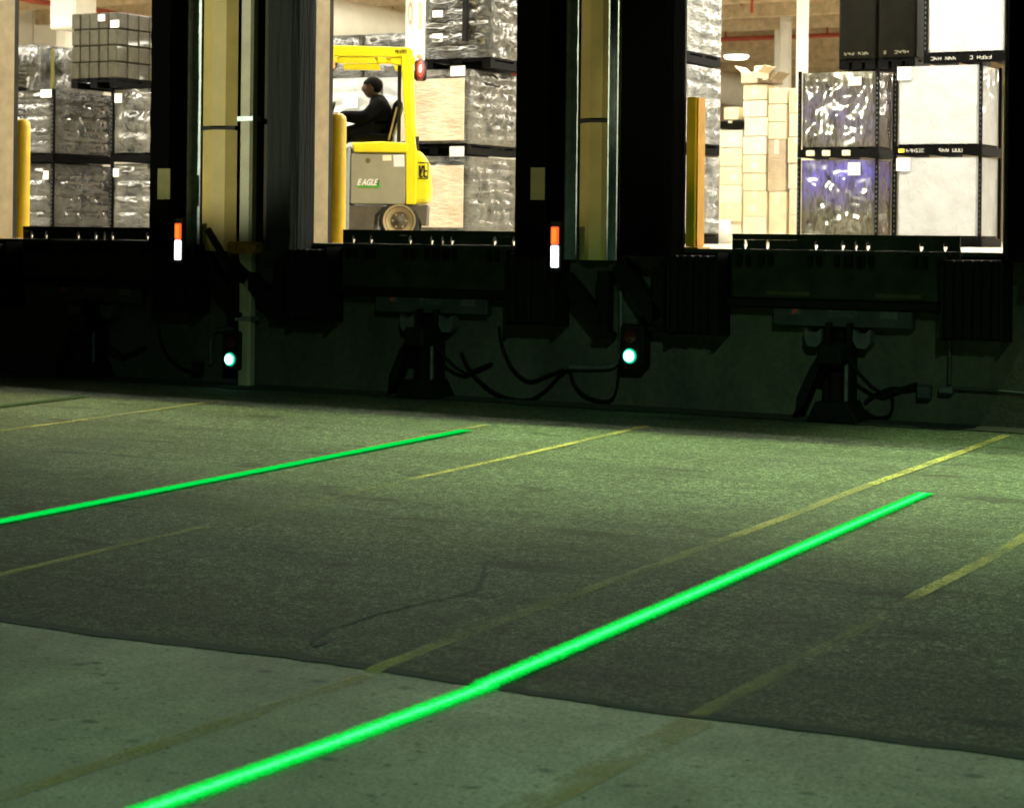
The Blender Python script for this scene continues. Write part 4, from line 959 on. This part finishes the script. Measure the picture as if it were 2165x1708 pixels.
for s_, n_ in ((1, 'l'), (-1, 'r')):
    J.update({'sh' + n_: ((.60, s_ * .19, 1.48), .095), 'el' + n_: ((.72 + (.06 if s_ < 0 else 0), s_ * .235, 1.35), .075), 'wr' + n_: ((1.02, s_ * .16, 1.375), .05),
              'hip' + n_: ((.62, s_ * .10, 1.20), .115), 'kn' + n_: ((1.02, s_ * .15, 1.16), .09), 'an' + n_: ((1.16, s_ * .15, .54), .052)})
    Bn += [('chest', 'sh' + n_), ('sh' + n_, 'el' + n_), ('el' + n_, 'wr' + n_), ('pelvis', 'hip' + n_), ('hip' + n_, 'kn' + n_), ('kn' + n_, 'an' + n_)]
body = skin('body', J, Bn, 'jacket', Pn)
for s_ in (1, -1):
    hx = Vector((1.05, s_ * .16, 1.385))
    H = {'w': (hx - Vector((.03, 0, .005)), .032), 'p': (hx + Vector((.035, 0, .0)), (.042, .022))}; Bh = [('w', 'p')]
    for k, (oy, ln) in enumerate(((-.03, .055), (-.01, .062), (.01, .06), (.03, .05))):
        a = hx + Vector((.06, oy, .012)); H[f'a{k}'] = (a, .010); H[f'b{k}'] = (a + Vector((ln * .5, 0, -.008)), .0095); H[f'c{k}'] = (a + Vector((ln * .45, 0, -.035)), .008)
        Bh += [('p', f'a{k}'), (f'a{k}', f'b{k}'), (f'b{k}', f'c{k}')]
    H['t0'] = (hx + Vector((.02, -s_ * .042, -.008)), .012); H['t1'] = (hx + Vector((.055, -s_ * .05, -.02)), .0095); Bh += [('p', 't0'), ('t0', 't1')]
    skin('hand', H, Bh, 'skin', Pn, 1)
    Ft = {'a': ((1.15, s_ * .15, .50), .045), 'b': ((1.19, s_ * .15, .455), (.045, .035)), 'c': ((1.30, s_ * .15, .45), (.042, .028))}
    skin('shoe', Ft, [('a', 'b'), ('b', 'c')], 'shoe', Pn, 1)
def blob(name, c, rx, ry, rz, mat, parent, fn=None, n=20, m=14):
    mb = MB(); vs = []
    for j in range(m + 1):
        th = math.pi * j / m
        for i in range(n):
            ph = 2 * math.pi * i / n; p = Vector((math.sin(th) * math.cos(ph), math.sin(th) * math.sin(ph), math.cos(th)))
            q = fn(p) if fn else p; vs.append((c[0] + q.x * rx, c[1] + q.y * ry, c[2] + q.z * rz))
    mb.add(vs, [(j * n + i, j * n + (i + 1) % n, (j + 1) * n + (i + 1) % n, (j + 1) * n + i) for j in range(m) for i in range(n)], mat, True); return mb.obj(name, parent)
def headf(p):
    q = p.copy()
    if p.z < 0: q.y *= 1 + .25 * p.z; q.x = q.x * (1 + .12 * p.z) + .10 * -p.z * (1 if p.x > 0 else .2)
    if p.x > .75 and abs(p.y) < .3 and -.35 < p.z < .15: q.x += .14
    if p.x > .6 and abs(p.y) < .45 and .05 < p.z < .3: q.x -= .04
    return q
hc = (.675, 0, 1.685)
hd = blob('head', hc, .098, .076, .115, 'skin', Pn, headf, 28, 22)
for s_ in (1, -1):
    blob('ear', (hc[0] - .01, s_ * .078, hc[2] - .01), .018, .01, .03, 'skin', Pn, None, 10, 8)
    blob('eye', (hc[0] + .083, s_ * .03, hc[2] + .012), .010, .012, .008, 'hair', Pn, None, 8, 6)
mb = MB(); mb.cbox(hc[0] + .088, hc[0] + .096, -.024, .024, hc[2] - .066, hc[2] - .058, 'print_red', .002); mb.obj('mouth', Pn)
blob('hair', (hc[0] - .014, 0, hc[2] + .025), .110, .090, .100, 'hair', Pn, lambda p: Vector((p.x, p.y, max(p.z, .12 - (1.0 if p.x < .1 else 0) * min(1, (.1 - p.x) * 3)))) * (1 + .05 * noise.noise(p * 5)), 28, 20)
